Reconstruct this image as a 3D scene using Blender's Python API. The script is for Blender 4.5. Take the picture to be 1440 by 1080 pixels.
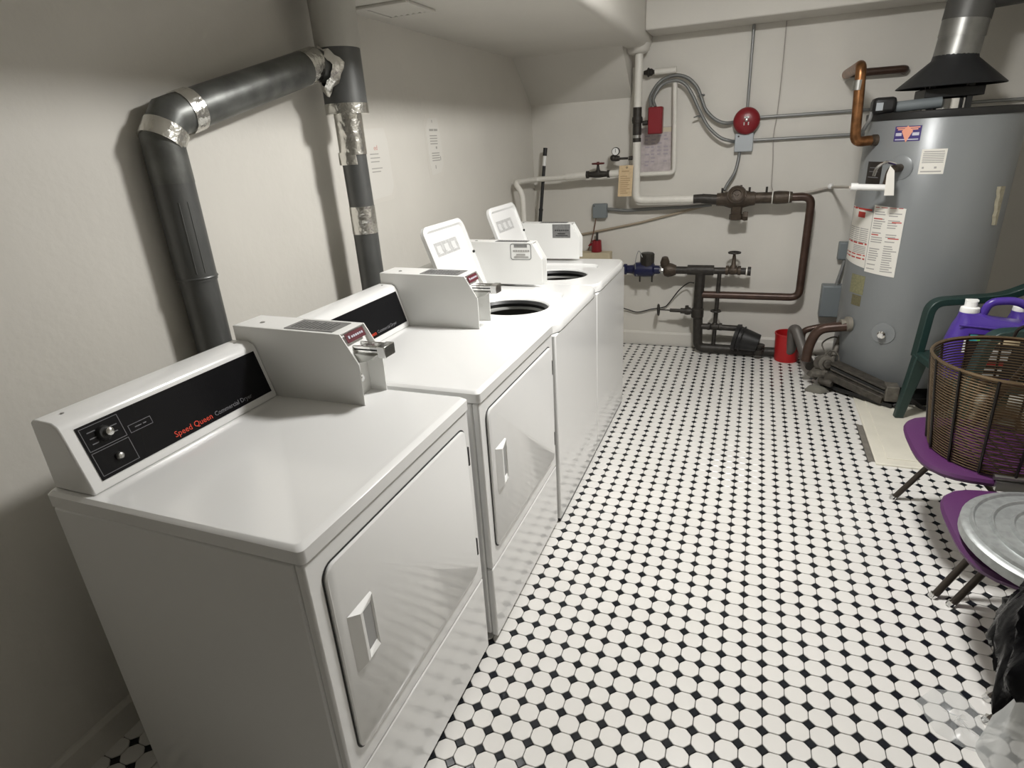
import bpy, math, random
from mathutils import Vector, Matrix
random.seed(7)
for o in list(bpy.data.objects): bpy.data.objects.remove(o)
scene = bpy.context.scene
COL = scene.collection
PI = math.pi

# ------------------------------------------------------------------ camera
F_PX = 836.23                      # focal length in pixels of the 1440 x 1080 frame
YAW, PITCH, ROLL = 0.391329, -0.382945, 0.061637
CAM = Vector((1.5961, 0.0193, 1.5388))
RC = (Matrix.Rotation(YAW, 3, 'Z') @ Matrix.Rotation(PITCH, 3, 'X') @ Matrix.Rotation(ROLL, 3, 'Y'))
cd = bpy.data.cameras.new('camera'); cam = bpy.data.objects.new('camera', cd); COL.objects.link(cam)
cd.sensor_width = 36.0; cd.lens = F_PX / 1440 * 36.0; cd.clip_start = 0.02
m4 = Matrix.Identity(4)
for i in range(3):
    m4[i][0] = RC[i][0]; m4[i][1] = RC[i][2]; m4[i][2] = -RC[i][1]; m4[i][3] = CAM[i]
cam.matrix_world = m4
scene.camera = cam

# ------------------------------------------------------------------ world, exposure
world = bpy.data.worlds.new('world'); scene.world = world; world.use_nodes = True
world.node_tree.nodes['Background'].inputs[0].default_value = (0.5, 0.5, 0.5, 1)
world.node_tree.nodes['Background'].inputs[1].default_value = 0.05
vs = scene.view_settings
vs.view_transform = 'Standard'; vs.look = 'None'; vs.gamma = 1.0; vs.use_curve_mapping = False
vs.exposure = 0.12
LAMP_POS = Vector((1.60, 2.20, 2.42)); LAMP_STRENGTH = 240.0; LAMP_RADIUS = 0.15

# a photo pixel gives a direction; the plane it lies on gives its distance
def ray(px, py): return RC @ Vector(((px - 720) / F_PX, 1.0, -(py - 540) / F_PX))
def hit(px, py, ax, v):
    d = ray(px, py); return CAM + d * ((v - CAM[ax]) / d[ax])
def XP(px, py, x): return hit(px, py, 0, x)
def W(px, py, y): return hit(px, py, 1, y)
def FL(px, py, z=0.0): return hit(px, py, 2, z)
def pix(p):
    d = RC.transposed() @ (Vector(p) - CAM)
    if d.y < 0.05: return None
    return (720 + F_PX * d.x / d.y, 540 - F_PX * d.z / d.y, d.y)

# ------------------------------------------------------------------ materials
MATS = {}
def mat(name, col, rough=0.5, metal=0.0, bump=0.0, bscale=60.0, var=0.0, vscale=8.0, emis=0.0, alpha=1.0, coat=0.0, col2=None, spec=0.5, trans=0.0, detail=4.0):
    if name in MATS: return MATS[name]
    m = bpy.data.materials.new(name); m.use_nodes = True
    nt = m.node_tree; b = nt.nodes['Principled BSDF']
    b.inputs['Base Color'].default_value = (*col, 1); b.inputs['Roughness'].default_value = rough
    b.inputs['Metallic'].default_value = metal; b.inputs['Specular IOR Level'].default_value = spec
    b.inputs['Coat Weight'].default_value = coat; b.inputs['Coat Roughness'].default_value = 0.08
    b.inputs['Alpha'].default_value = alpha; b.inputs['Transmission Weight'].default_value = trans
    tc = None
    if var or bump:
        tc = nt.nodes.new('ShaderNodeTexCoord')
    if var:
        n = nt.nodes.new('ShaderNodeTexNoise'); n.inputs['Scale'].default_value = vscale; n.inputs['Detail'].default_value = detail
        nt.links.new(tc.outputs['Object'], n.inputs['Vector'])
        r = nt.nodes.new('ShaderNodeValToRGB')
        c2 = col2 if col2 else tuple(max(0, c * (1 - var)) for c in col)
        r.color_ramp.elements[0].position = 0.32; r.color_ramp.elements[1].position = 0.68
        r.color_ramp.elements[0].color = (*c2, 1); r.color_ramp.elements[1].color = (*col, 1)
        nt.links.new(n.outputs['Fac'], r.inputs['Fac']); nt.links.new(r.outputs['Color'], b.inputs['Base Color'])
    if bump:
        n2 = nt.nodes.new('ShaderNodeTexNoise'); n2.inputs['Scale'].default_value = bscale; n2.inputs['Detail'].default_value = 3
        nt.links.new(tc.outputs['Object'], n2.inputs['Vector'])
        bp = nt.nodes.new('ShaderNodeBump'); bp.inputs['Strength'].default_value = bump; bp.inputs['Distance'].default_value = 0.01
        nt.links.new(n2.outputs['Fac'], bp.inputs['Height']); nt.links.new(bp.outputs['Normal'], b.inputs['Normal'])
    if emis:
        b.inputs['Emission Color'].default_value = (1.0, 0.985, 0.965, 1); b.inputs['Emission Strength'].default_value = emis
    MATS[name] = m; return m
wallm = mat('wall_paint', (0.66, 0.637, 0.582), 0.55, bump=0.12, bscale=30, var=0.05, vscale=3)
ceilm = mat('ceiling_paint', (0.62, 0.60, 0.55), 0.6, bump=0.1, bscale=25, var=0.04, vscale=3)
groutm = mat('grout', (0.055, 0.052, 0.05), 0.8, var=0.3, vscale=9)
tilem = mat('white_tile', (0.73, 0.715, 0.68), 0.22, var=0.06, vscale=3.2)
dotm = mat('black_tile', (0.012, 0.014, 0.018), 0.12)
enamel = mat('white_enamel', (0.78, 0.78, 0.765), 0.17, coat=0.35, bump=0.012, bscale=7)
enamelp = mat('white_textured_enamel', (0.80, 0.80, 0.775), 0.36, bump=0.03, bscale=300)
seamm = mat('dark_seam', (0.03, 0.03, 0.03), 0.7)
blackp = mat('black_gloss_panel', (0.005, 0.005, 0.006), 0.25, spec=0.18)
blackm = mat('black_plastic', (0.012, 0.012, 0.012), 0.45)
chrome = mat('chrome', (0.75, 0.75, 0.74), 0.12, 1.0)
steel = mat('brushed_steel', (0.46, 0.46, 0.44), 0.36, 1.0, var=0.15, vscale=20)
orange = mat('orange_print', (0.70, 0.055, 0.02), 0.5)
greyprint = mat('grey_print', (0.16, 0.16, 0.17), 0.5)
darkprint = mat('dark_print', (0.05, 0.05, 0.05), 0.6)
midprint = mat('mid_grey_print', (0.36, 0.35, 0.33), 0.6)
redprint = mat('red_print', (0.45, 0.04, 0.03), 0.6)
redlabel = mat('maroon_label', (0.10, 0.016, 0.024), 0.4)
platem = mat('silver_plate', (0.24, 0.24, 0.235), 0.4, 0.3, var=0.3, vscale=60)
lidlabel = mat('pale_grey_label', (0.52, 0.52, 0.51), 0.5, var=0.25, vscale=70)
ductm = mat('galvanised_duct', (0.17, 0.175, 0.165), 0.42, 0.55, var=0.45, vscale=14, bump=0.06, bscale=25)
ductsm = mat('grey_duct_smooth', (0.125, 0.128, 0.124), 0.4, 0.45, var=0.2, vscale=8)
foil = mat('foil_tape', (0.74, 0.73, 0.69), 0.24, 1.0, bump=0.55, bscale=38)
whitepipe = mat('white_painted_pipe', (0.72, 0.70, 0.64), 0.4, bump=0.08, bscale=60, var=0.06, vscale=30)
ironm = mat('dark_iron', (0.045, 0.040, 0.034), 0.5, 0.3, bump=0.25, bscale=90, var=0.4, vscale=30)
brownm = mat('brown_iron', (0.085, 0.063, 0.045), 0.5, 0.35, bump=0.25, bscale=80, var=0.45, vscale=22)
rustm = mat('brown_painted_pipe', (0.075, 0.042, 0.030), 0.38, 0.3, bump=0.08, bscale=60, var=0.35, vscale=20)
copper = mat('aged_copper', (0.33, 0.155, 0.065), 0.34, 0.85, var=0.5, vscale=25, bump=0.06, bscale=70)
conduit = mat('grey_conduit', (0.27, 0.275, 0.27), 0.4, 0.4)
flexm = mat('flexible_conduit', (0.20, 0.205, 0.20), 0.45, 0.35)
greybox = mat('grey_electrical_box', (0.20, 0.225, 0.235), 0.45, 0.1)
palebox = mat('pale_grey_box', (0.40, 0.43, 0.45), 0.42, 0.25)
redm = mat('red_enamel', (0.21, 0.010, 0.016), 0.35)
redbright = mat('red_plastic', (0.42, 0.012, 0.014), 0.4)
bluem = mat('dark_blue_enamel', (0.010, 0.012, 0.05), 0.35, bump=0.1)
heaterm = mat('grey_heater_enamel', (0.225, 0.238, 0.242), 0.34, 0.1, bump=0.03, bscale=60)
hoodm = mat('dark_hood_metal', (0.03, 0.031, 0.033), 0.45, 0.4)
paperm = mat('paper', (0.74, 0.72, 0.66), 0.6)
pinkpaper = mat('faded_pink_paper', (0.56, 0.50, 0.50), 0.6, var=0.25, vscale=28)
tanm = mat('cream_card', (0.66, 0.50, 0.30), 0.6, var=0.15, vscale=60)
woodm = mat('cream_board', (0.60, 0.52, 0.36), 0.6, var=0.12, vscale=10)
padm = mat('cream_painted_pad', (0.73, 0.70, 0.60), 0.5, bump=0.1, bscale=40, var=0.08, vscale=9)
mortarm = mat('bare_mortar', (0.19, 0.175, 0.15), 0.9, var=0.3, vscale=20)
greenp = mat('dark_green_plastic', (0.012, 0.034, 0.029), 0.42, bump=0.05, bscale=150)
purplep = mat('purple_vinyl', (0.068, 0.013, 0.076), 0.5, bump=0.06, bscale=200)
purplejug = mat('violet_plastic', (0.062, 0.030, 0.25), 0.3)
whitep = mat('white_plastic', (0.82, 0.82, 0.80), 0.35)
wirem = mat('bronze_wire', (0.15, 0.105, 0.060), 0.38, 0.75)
wiredk = mat('dark_wire', (0.02, 0.017, 0.014), 0.4, 0.4)
galv = mat('galvanised_sheet', (0.40, 0.42, 0.415), 0.42, 0.6, var=0.25, vscale=45)
legm = mat('dark_bronze_tube', (0.055, 0.045, 0.036), 0.4, 0.6)
bagm = mat('black_plastic_film', (0.003, 0.003, 0.0035), 0.14, spec=0.04)
clearm = mat('cloudy_plastic_film', (0.66, 0.68, 0.67), 0.3, alpha=0.55)
thinclear = mat('thin_clear_film', (0.72, 0.74, 0.73), 0.25, alpha=0.26)
navyl = mat('navy_label', (0.05, 0.035, 0.17), 0.4)
salmon = mat('salmon_print', (0.75, 0.33, 0.22), 0.5)
palepr = mat('pale_print', (0.55, 0.55, 0.62), 0.5)
brownl = mat('brown_black_label', (0.02, 0.016, 0.013), 0.4, var=0.3, vscale=60)
olivel = mat('olive_label', (0.26, 0.25, 0.14), 0.5, var=0.3, vscale=80)
insul = mat('yellowed_insulation', (0.36, 0.33, 0.24), 0.9, bump=0.6, bscale=60, var=0.2, vscale=40)
lampm = mat('lit_globe', (0.9, 0.9, 0.9), 0.4, emis=LAMP_STRENGTH)
rainb = [mat('teal_print', (0.05, 0.40, 0.45), 0.4), mat('green_print', (0.15, 0.45, 0.12), 0.4), mat('yellow_print', (0.75, 0.65, 0.10), 0.4), mat('cream_print', (0.75, 0.62, 0.40), 0.4)]
cordm = mat('black_cord', (0.015, 0.014, 0.013), 0.5)
orangecord = mat('brown_cord', (0.14, 0.07, 0.04), 0.5)
whitecord = mat('painted_cord', (0.38, 0.35, 0.32), 0.5)

# ------------------------------------------------------------------ mesh helpers
class MB:
    def __init__(s): s.v = []; s.f = []
    def add(s, vs, fs):
        n = len(s.v); s.v += [tuple(p) for p in vs]; s.f += [tuple(i + n for i in f) for f in fs]; return s
    def box(s, x0, x1, y0, y1, z0, z1):
        return s.add([(x0,y0,z0),(x1,y0,z0),(x1,y1,z0),(x0,y1,z0),(x0,y0,z1),(x1,y0,z1),(x1,y1,z1),(x0,y1,z1)],
                     [(3,2,1,0),(4,5,6,7),(0,1,5,4),(1,2,6,5),(2,3,7,6),(3,0,4,7)])
    def prism(s, poly, a, b, ax='y'):
        # polygon in the two other axes (x,z for y; x,y for z; y,z for x)
        def P(p, t): return {'y': (p[0], t, p[1]), 'z': (p[0], p[1], t), 'x': (t, p[0], p[1])}[ax]
        n = len(poly)
        vs = [P(p, a) for p in poly] + [P(p, b) for p in poly]
        fs = [tuple(range(n)), tuple(range(2*n-1, n-1, -1))] + [((i+1) % n, i, n+i, n+(i+1) % n) for i in range(n)]
        return s.add(vs, fs)
    def loops(s, loops, closed=True, cap0=True, cap1=True):
        n = len(loops[0]); vs = [p for l in loops for p in l]; fs = []
        for k in range(len(loops)-1):
            for i in range(n if closed else n-1):
                j = (i+1) % n; fs.append((k*n+i, k*n+j, (k+1)*n+j, (k+1)*n+i))
        if cap0: fs.append(tuple(range(n-1, -1, -1)))
        if cap1: fs.append(tuple((len(loops)-1)*n + i for i in range(n)))
        return s.add(vs, fs)
    def tube(s, pts, r, seg=12, cap=True):
        pts = [Vector(p) for p in pts]; n = len(pts)
        rr = r if isinstance(r, (list, tuple)) else [r]*n
        tang = []
        for i in range(n):
            a = (pts[i]-pts[i-1]).normalized() if i else None
            b = (pts[i+1]-pts[i]).normalized() if i < n-1 else None
            tang.append((a or b) if (a is None or b is None) else (a+b).normalized())
        t = tang[0]; up = Vector((0,0,1)) if abs(t.z) < 0.9 else Vector((1,0,0))
        u = t.cross(up).normalized(); L = []
        for i in range(n):
            t = tang[i]; u = (u - t*u.dot(t)).normalized(); w = t.cross(u)
            L.append([pts[i] + (u*math.cos(2*PI*k/seg) + w*math.sin(2*PI*k/seg))*rr[i] for k in range(seg)])
        return s.loops(L, True, cap, cap)
    def lathe(s, prof, c=(0,0,0), axis=(0,0,1), seg=24, cap=True):
        # prof: list of (radius, height along axis)
        ax = Vector(axis).normalized(); up = Vector((0,0,1)) if abs(ax.z) < 0.9 else Vector((1,0,0))
        u = ax.cross(up).normalized(); w = ax.cross(u); c = Vector(c)
        L = [[c + ax*h + (u*math.cos(2*PI*k/seg) + w*math.sin(2*PI*k/seg))*max(r, 1e-4) for k in range(seg)] for r, h in prof]
        return s.loops(L, True, cap, cap)
    def torus(s, c, axis, R, r, seg=24, m=8):
        ax = Vector(axis).normalized(); up = Vector((0,0,1)) if abs(ax.z) < 0.9 else Vector((1,0,0))
        u = ax.cross(up).normalized(); w = ax.cross(u); c = Vector(c)
        L = []
        for k in range(seg + 1):
            a = 2*PI*k/seg; d = u*math.cos(a) + w*math.sin(a)
            L.append([c + d*(R + r*math.cos(2*PI*j/m)) + ax*(r*math.sin(2*PI*j/m)) for j in range(m)])
        return s.loops(L, True, False, False)
    def sphere(s, c, r, seg=14, rings=8, sc=(1,1,1)):
        c = Vector(c)
        L = [[c + Vector((r*sc[0]*math.sin(PI*i/rings)*math.cos(2*PI*k/seg), r*sc[1]*math.sin(PI*i/rings)*math.sin(2*PI*k/seg), r*sc[2]*math.cos(PI*i/rings))) for k in range(seg)] for i in range(rings, -1, -1)]
        return s.loops(L, True, True, True)

def fillet(pts, r, n=5):
    pts = [Vector(p) for p in pts]; out = [pts[0]]
    for i in range(1, len(pts)-1):
        a, b, c = pts[i-1], pts[i], pts[i+1]
        d1 = (a-b); d2 = (c-b); q = min(r, d1.length*0.48, d2.length*0.48)
        p0 = b + d1.normalized()*q; p1 = b + d2.normalized()*q
        for k in range(n+1):
            t = k/n; out.append(p0*(1-t)**2 + b*2*t*(1-t) + p1*t*t)
    out.append(pts[-1]); return out
def spline(pts, n=6):
    P = [Vector(p) for p in pts]; P = [P[0]*2-P[1]] + P + [P[-1]*2-P[-2]]; out = []
    for i in range(1, len(P)-2):
        for k in range(n):
            t = k/n; a, b, c, d = P[i-1], P[i], P[i+1], P[i+2]
            out.append(0.5*((2*b)+(c-a)*t+(2*a-5*b+4*c-d)*t*t+(3*b-a-3*c+d)*t**3))
    out.append(P[-2]); return out
def rrect(x0, x1, y0, y1, r, n=4):
    out = []
    for cx, cy, a0 in ((x1-r, y1-r, 0), (x0+r, y1-r, PI/2), (x0+r, y0+r, PI), (x1-r, y0+r, 1.5*PI)):
        for k in range(n+1):
            a = a0 + PI/2*k/n; out.append((cx + r*math.cos(a), cy + r*math.sin(a)))
    return out

def link(name, mesh, parent=None):
    o = bpy.data.objects.new(name, mesh); COL.objects.link(o)
    if parent is not None: o.parent = parent
    return o
def worigin(o):
    p = Vector((0,0,0))
    while o is not None:
        p += Vector(o.location); o = o.parent
    return p
def obj(name, mb, m, parent=None, bevel=0.0, smooth=True, world=False, seg=2, origin=None, fixn=True):
    """one mesh object; world=True: vertices are in room coordinates and get shifted to the parent's frame"""
    me = bpy.data.meshes.new(name)
    off = Vector((0,0,0)); loc = Vector((0,0,0))
    if world and parent is not None: off = worigin(parent)
    if origin is not None: off = Vector(origin); loc = Vector(origin)
    me.from_pydata([(p[0]-off.x, p[1]-off.y, p[2]-off.z) for p in mb.v], [], mb.f)
    if fixn:
        import bmesh
        b = bmesh.new(); b.from_mesh(me); bmesh.ops.recalc_face_normals(b, faces=b.faces); b.to_mesh(me); b.free()
    if smooth:
        me.polygons.foreach_set('use_smooth', [True]*len(me.polygons)); me.set_sharp_from_angle(angle=math.radians(38))
    me.materials.append(m); me.update()
    o = link(name, me, parent); o.location = loc
    if bevel:
        bv = o.modifiers.new('bevel', 'BEVEL'); bv.width = bevel; bv.segments = seg; bv.limit_method = 'ANGLE'; bv.angle_limit = math.radians(40)
    return o
def thing(name, label, cat, loc=(0,0,0), group=None, rotz=0.0):
    o = bpy.data.objects.new(name, None); COL.objects.link(o); o.location = loc; o.rotation_euler = (0,0,rotz)
    o.empty_display_size = 0.05
    o['label'] = label; o['category'] = cat
    if group: o['group'] = group
    return o
def tag(o, label, cat, group=None):
    o['label'] = label; o['category'] = cat
    if group: o['group'] = group
    return o
def struct(o): o['kind'] = 'structure'; return o
def copy_tree(o, parent=None):
    c = o.copy(); COL.objects.link(c); c.parent = parent
    for ch in list(o.children): copy_tree(ch, c)
    return c
def frame(o, u, v):
    u = Vector(u).normalized(); v = Vector(v); v = (v - u*v.dot(u)).normalized(); n = u.cross(v)
    M = Matrix.Identity(4)
    for i in range(3): M[i][0] = u[i]; M[i][1] = v[i]; M[i][2] = n[i]; M[i][3] = o[i]
    return M
def text(name, s, size, m, M, parent, align='LEFT', depth=0.0004, world=True):
    cu = bpy.data.curves.new(name, 'FONT'); cu.body = s; cu.size = size; cu.align_x = align; cu.extrude = depth; cu.resolution_u = 2
    t = bpy.data.objects.new(name, cu); COL.objects.link(t)
    bpy.context.view_layer.update()
    me = bpy.data.meshes.new_from_object(t.evaluated_get(bpy.context.evaluated_depsgraph_get()))
    bpy.data.objects.remove(t)
    me.transform(M)
    if world: me.transform(Matrix.Translation(-worigin(parent)))
    me.materials.clear(); me.materials.append(m); me.name = name
    return link(name, me, parent)
def quadbars(M, rects, t=0.0006):
    """thin printed blocks in the plane of frame M: (x0,x1,y0,y1)"""
    mb = MB()
    for x0, x1, y0, y1 in rects:
        mb.add([M @ Vector(p) for p in ((x0,y0,0),(x1,y0,0),(x1,y1,0),(x0,y1,0),(x0,y0,t),(x1,y0,t),(x1,y1,t),(x0,y1,t))],
               [(3,2,1,0),(4,5,6,7),(0,1,5,4),(1,2,6,5),(2,3,7,6),(3,0,4,7)])
    return mb

# ------------------------------------------------------------------ the room
RX, BY, FY, CZ = 3.25, 4.59, -3.6, 2.43      # right wall, back wall, wall behind the camera, main ceiling
struct(obj('wall_left', MB().box(-0.12, 0, FY-0.12, BY+0.12, -0.1, CZ), wallm, smooth=False))
struct(obj('wall_back', MB().box(0, RX, BY, BY+0.12, -0.1, CZ), wallm, smooth=False))
struct(obj('wall_right', MB().box(RX, RX+0.12, FY-0.12, BY+0.12, -0.1, CZ), wallm, smooth=False))
struct(obj('wall_front', MB().box(0, RX, FY-0.12, FY, -0.1, CZ), wallm, smooth=False))
struct(obj('ceiling', MB().box(-0.12, RX+0.12, FY-0.12, BY+0.12, CZ, CZ+0.1), ceilm, smooth=False))
struct(obj('baseboard_back', MB().prism([(BY-0.001, 0.0), (BY-0.014, 0.0), (BY-0.014, 0.095), (BY-0.008, 0.108), (BY-0.001, 0.11)], 0.0, RX, 'x'), wallm, smooth=False))
struct(obj('baseboard_left', MB().prism([(0.001, 0.0), (0.014, 0.0), (0.014, 0.085), (0.008, 0.098), (0.001, 0.10)], FY, BY-0.015, 'y'), wallm, smooth=False))
# dropped soffit along the left wall with a rounded edge, and its sloping end above the back corner
SZ, SX = 2.07, 0.87
prof = [(0.0, CZ), (0.0, SZ), (SX-0.05, SZ)] + [(SX-0.05+0.05*math.sin(a*PI/10), SZ+0.05-0.05*math.cos(a*PI/10)) for a in range(1, 6)] + [(SX, CZ)]
struct(obj('trim_1', MB().prism(prof, FY, BY, 'y'), ceilm))
wedge = MB().add([(0,4.25,SZ),(0.74,4.25,SZ),(0,BY,1.79),(0.74,BY,1.79),(0,BY,SZ),(0.74,BY,SZ)], [(0,1,3,2),(1,5,3),(0,2,4),(2,3,5,4),(0,4,5,1)])
struct(obj('trim_2', wedge, ceilm, smooth=False))
# ceiling beam along the back wall
struct(obj('trim_3', MB().box(SX, RX, 4.30, BY, 2.145, CZ), ceilm, bevel=0.008))
# plaster collar where the riser enters the soffit
struct(obj('trim_4', MB().lathe([(0.02,-0.026),(0.048,-0.027),(0.066,-0.02),(0.080,-0.006),(0.088,0.03)], (0.795,4.46,SZ-0.005), (0,0,1), 20), ceilm))

# floor: grout bed, octagon tiles and black dots
P = 0.06
floor = struct(obj('floor', MB().box(0, RX, FY, BY, -0.1, 0.0), groutm, smooth=False))
def tile_mesh(name, pts, m, h, bev):
    n = len(pts); mb = MB()
    sc = lambda k: [(x*(1-k/math.hypot(x, y)), y*(1-k/math.hypot(x, y))) for x, y in pts]
    L = [[(x, y, 0.0) for x, y in pts], [(x, y, h-bev*0.7) for x, y in pts], [(x, y, h) for x, y in sc(bev)]]
    mb.loops(L, True, False, True); return mb
hw, ct = P/2-0.0011, 0.0158
octo = []
for x, y in ((hw, hw-ct), (hw-ct, hw), (-hw+ct, hw), (-hw, hw-ct), (-hw, -hw+ct), (-hw+ct, -hw), (hw-ct, -hw), (hw, -hw+ct)): octo.append((x, y))
rnd = []
for i in range(8):
    a, b, c = Vector(octo[i-1]), Vector(octo[i]), Vector(octo[(i+1) % 8])
    rnd += [tuple(b + (a-b).normalized()*0.0026), tuple(b + (c-b).normalized()*0.0026)]
dd = 0.0150
TH = 0.0042
omb = tile_mesh('octagon_tile', rnd, tilem, TH, 0.0016)
dmb = tile_mesh('dot_tile', [(dd,0),(0,dd),(-dd,0),(0,-dd)], dotm, TH*0.97, 0.0012)
PADX, PADY = 2.25, 2.968
def under_machine(x, y): return 0.0 < x < 0.925 and 0.66 < y < 3.44
def skip(x, y):
    if x > PADX+0.05 and y > PADY+0.03: return True
    if 2.20 < x < 2.31 and 2.995 < y < 3.43: return True
    return False
def collect(half):
    out = []
    for i in range(0, int(RX/P)+1):
        for j in range(int(FY/P)-1, int(BY/P)+1):
            x, y = i*P + half, j*P + half
            if not (0.0 <= x-P*0.4 and x+P*0.4 <= RX and FY <= y-P*0.4 and y+P*0.35 <= BY) or skip(x, y): continue
            q = pix((x, y, 0)); vis = q is not None and -15 < q[0] < 1455 and -15 < q[1] < 1095 and not under_machine(x, y)
            out.append((0 if vis else 1, q[2] if q else 9.0, x, y))
    out.sort(); return out
def lay(name, mb, m, spots):
    me = None
    for k, (v, d, x, y) in enumerate(spots[:300]):
        if me is None:
            o = obj(name, mb, m, floor, smooth=False); me = o.data
        else: o = link(name, me, floor)
        o.location = (x, y, random.uniform(-0.0003, 0.0003)); o.rotation_euler = (random.uniform(-.004,.004), random.uniform(-.004,.004), random.uniform(-.012,.012))
    big = MB()
    for v, d, x, y in spots[300:]:
        z = random.uniform(-0.0003, 0.0003); tx, ty = random.uniform(-.004,.004), random.uniform(-.004,.004)
        big.add([(p[0]+x, p[1]+y, p[2]+z+p[0]*tx+p[1]*ty) for p in mb.v], mb.f)
    o = obj(name + '_field', big, m, floor, smooth=False, fixn=False); o['kind'] = 'stuff'
lay('octagon_tile', omb, tilem, collect(P/2))
lay('dot_tile', dmb, dotm, collect(0.0))
# cream pad under the heater, its bare-mortar strip
pad = thing('floor_pad', 'cream painted raised pad on the floor under the water heater', 'pad', (2.7, 3.7, 0))
obj('slab', MB().box(PADX, RX-0.002, PADY, BY-0.016, 0.0005, 0.014), padm, pad, bevel=0.004, world=True)
obj('raised_panel', MB().box(PADX+0.052, RX-0.003, PADY+0.062, BY-0.018, 0.0142, 0.019), padm, pad, bevel=0.003, world=True)
tag(obj('mortar_strip', MB().box(2.222, 2.249, 2.995, 3.43, 0.0003, 0.003), mortarm, origin=(2.235,3.2,0.0003)), 'bare grey mortar strip beside the cream floor pad', 'mortar')

# ------------------------------------------------------------------ lamp (above the picture)
lamp = thing('ceiling_light', 'round white dome ceiling light above the middle of the room', 'lamp', (LAMP_POS.x, LAMP_POS.y, CZ))
obj('canopy', MB().lathe([(0.158,0.0),(0.158,-0.009),(0.150,-0.0095)], (LAMP_POS.x, LAMP_POS.y, CZ-0.0005), (0,0,1), 32), whitep, lamp, world=True)
obj('dome', MB().lathe([(.001,-.052)] + [(LAMP_RADIUS*math.sin(k*PI/20), -.052*math.cos(k*PI/20)) for k in range(1, 11)], LAMP_POS, (0,0,1), 32), lampm, lamp, world=True)

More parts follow.
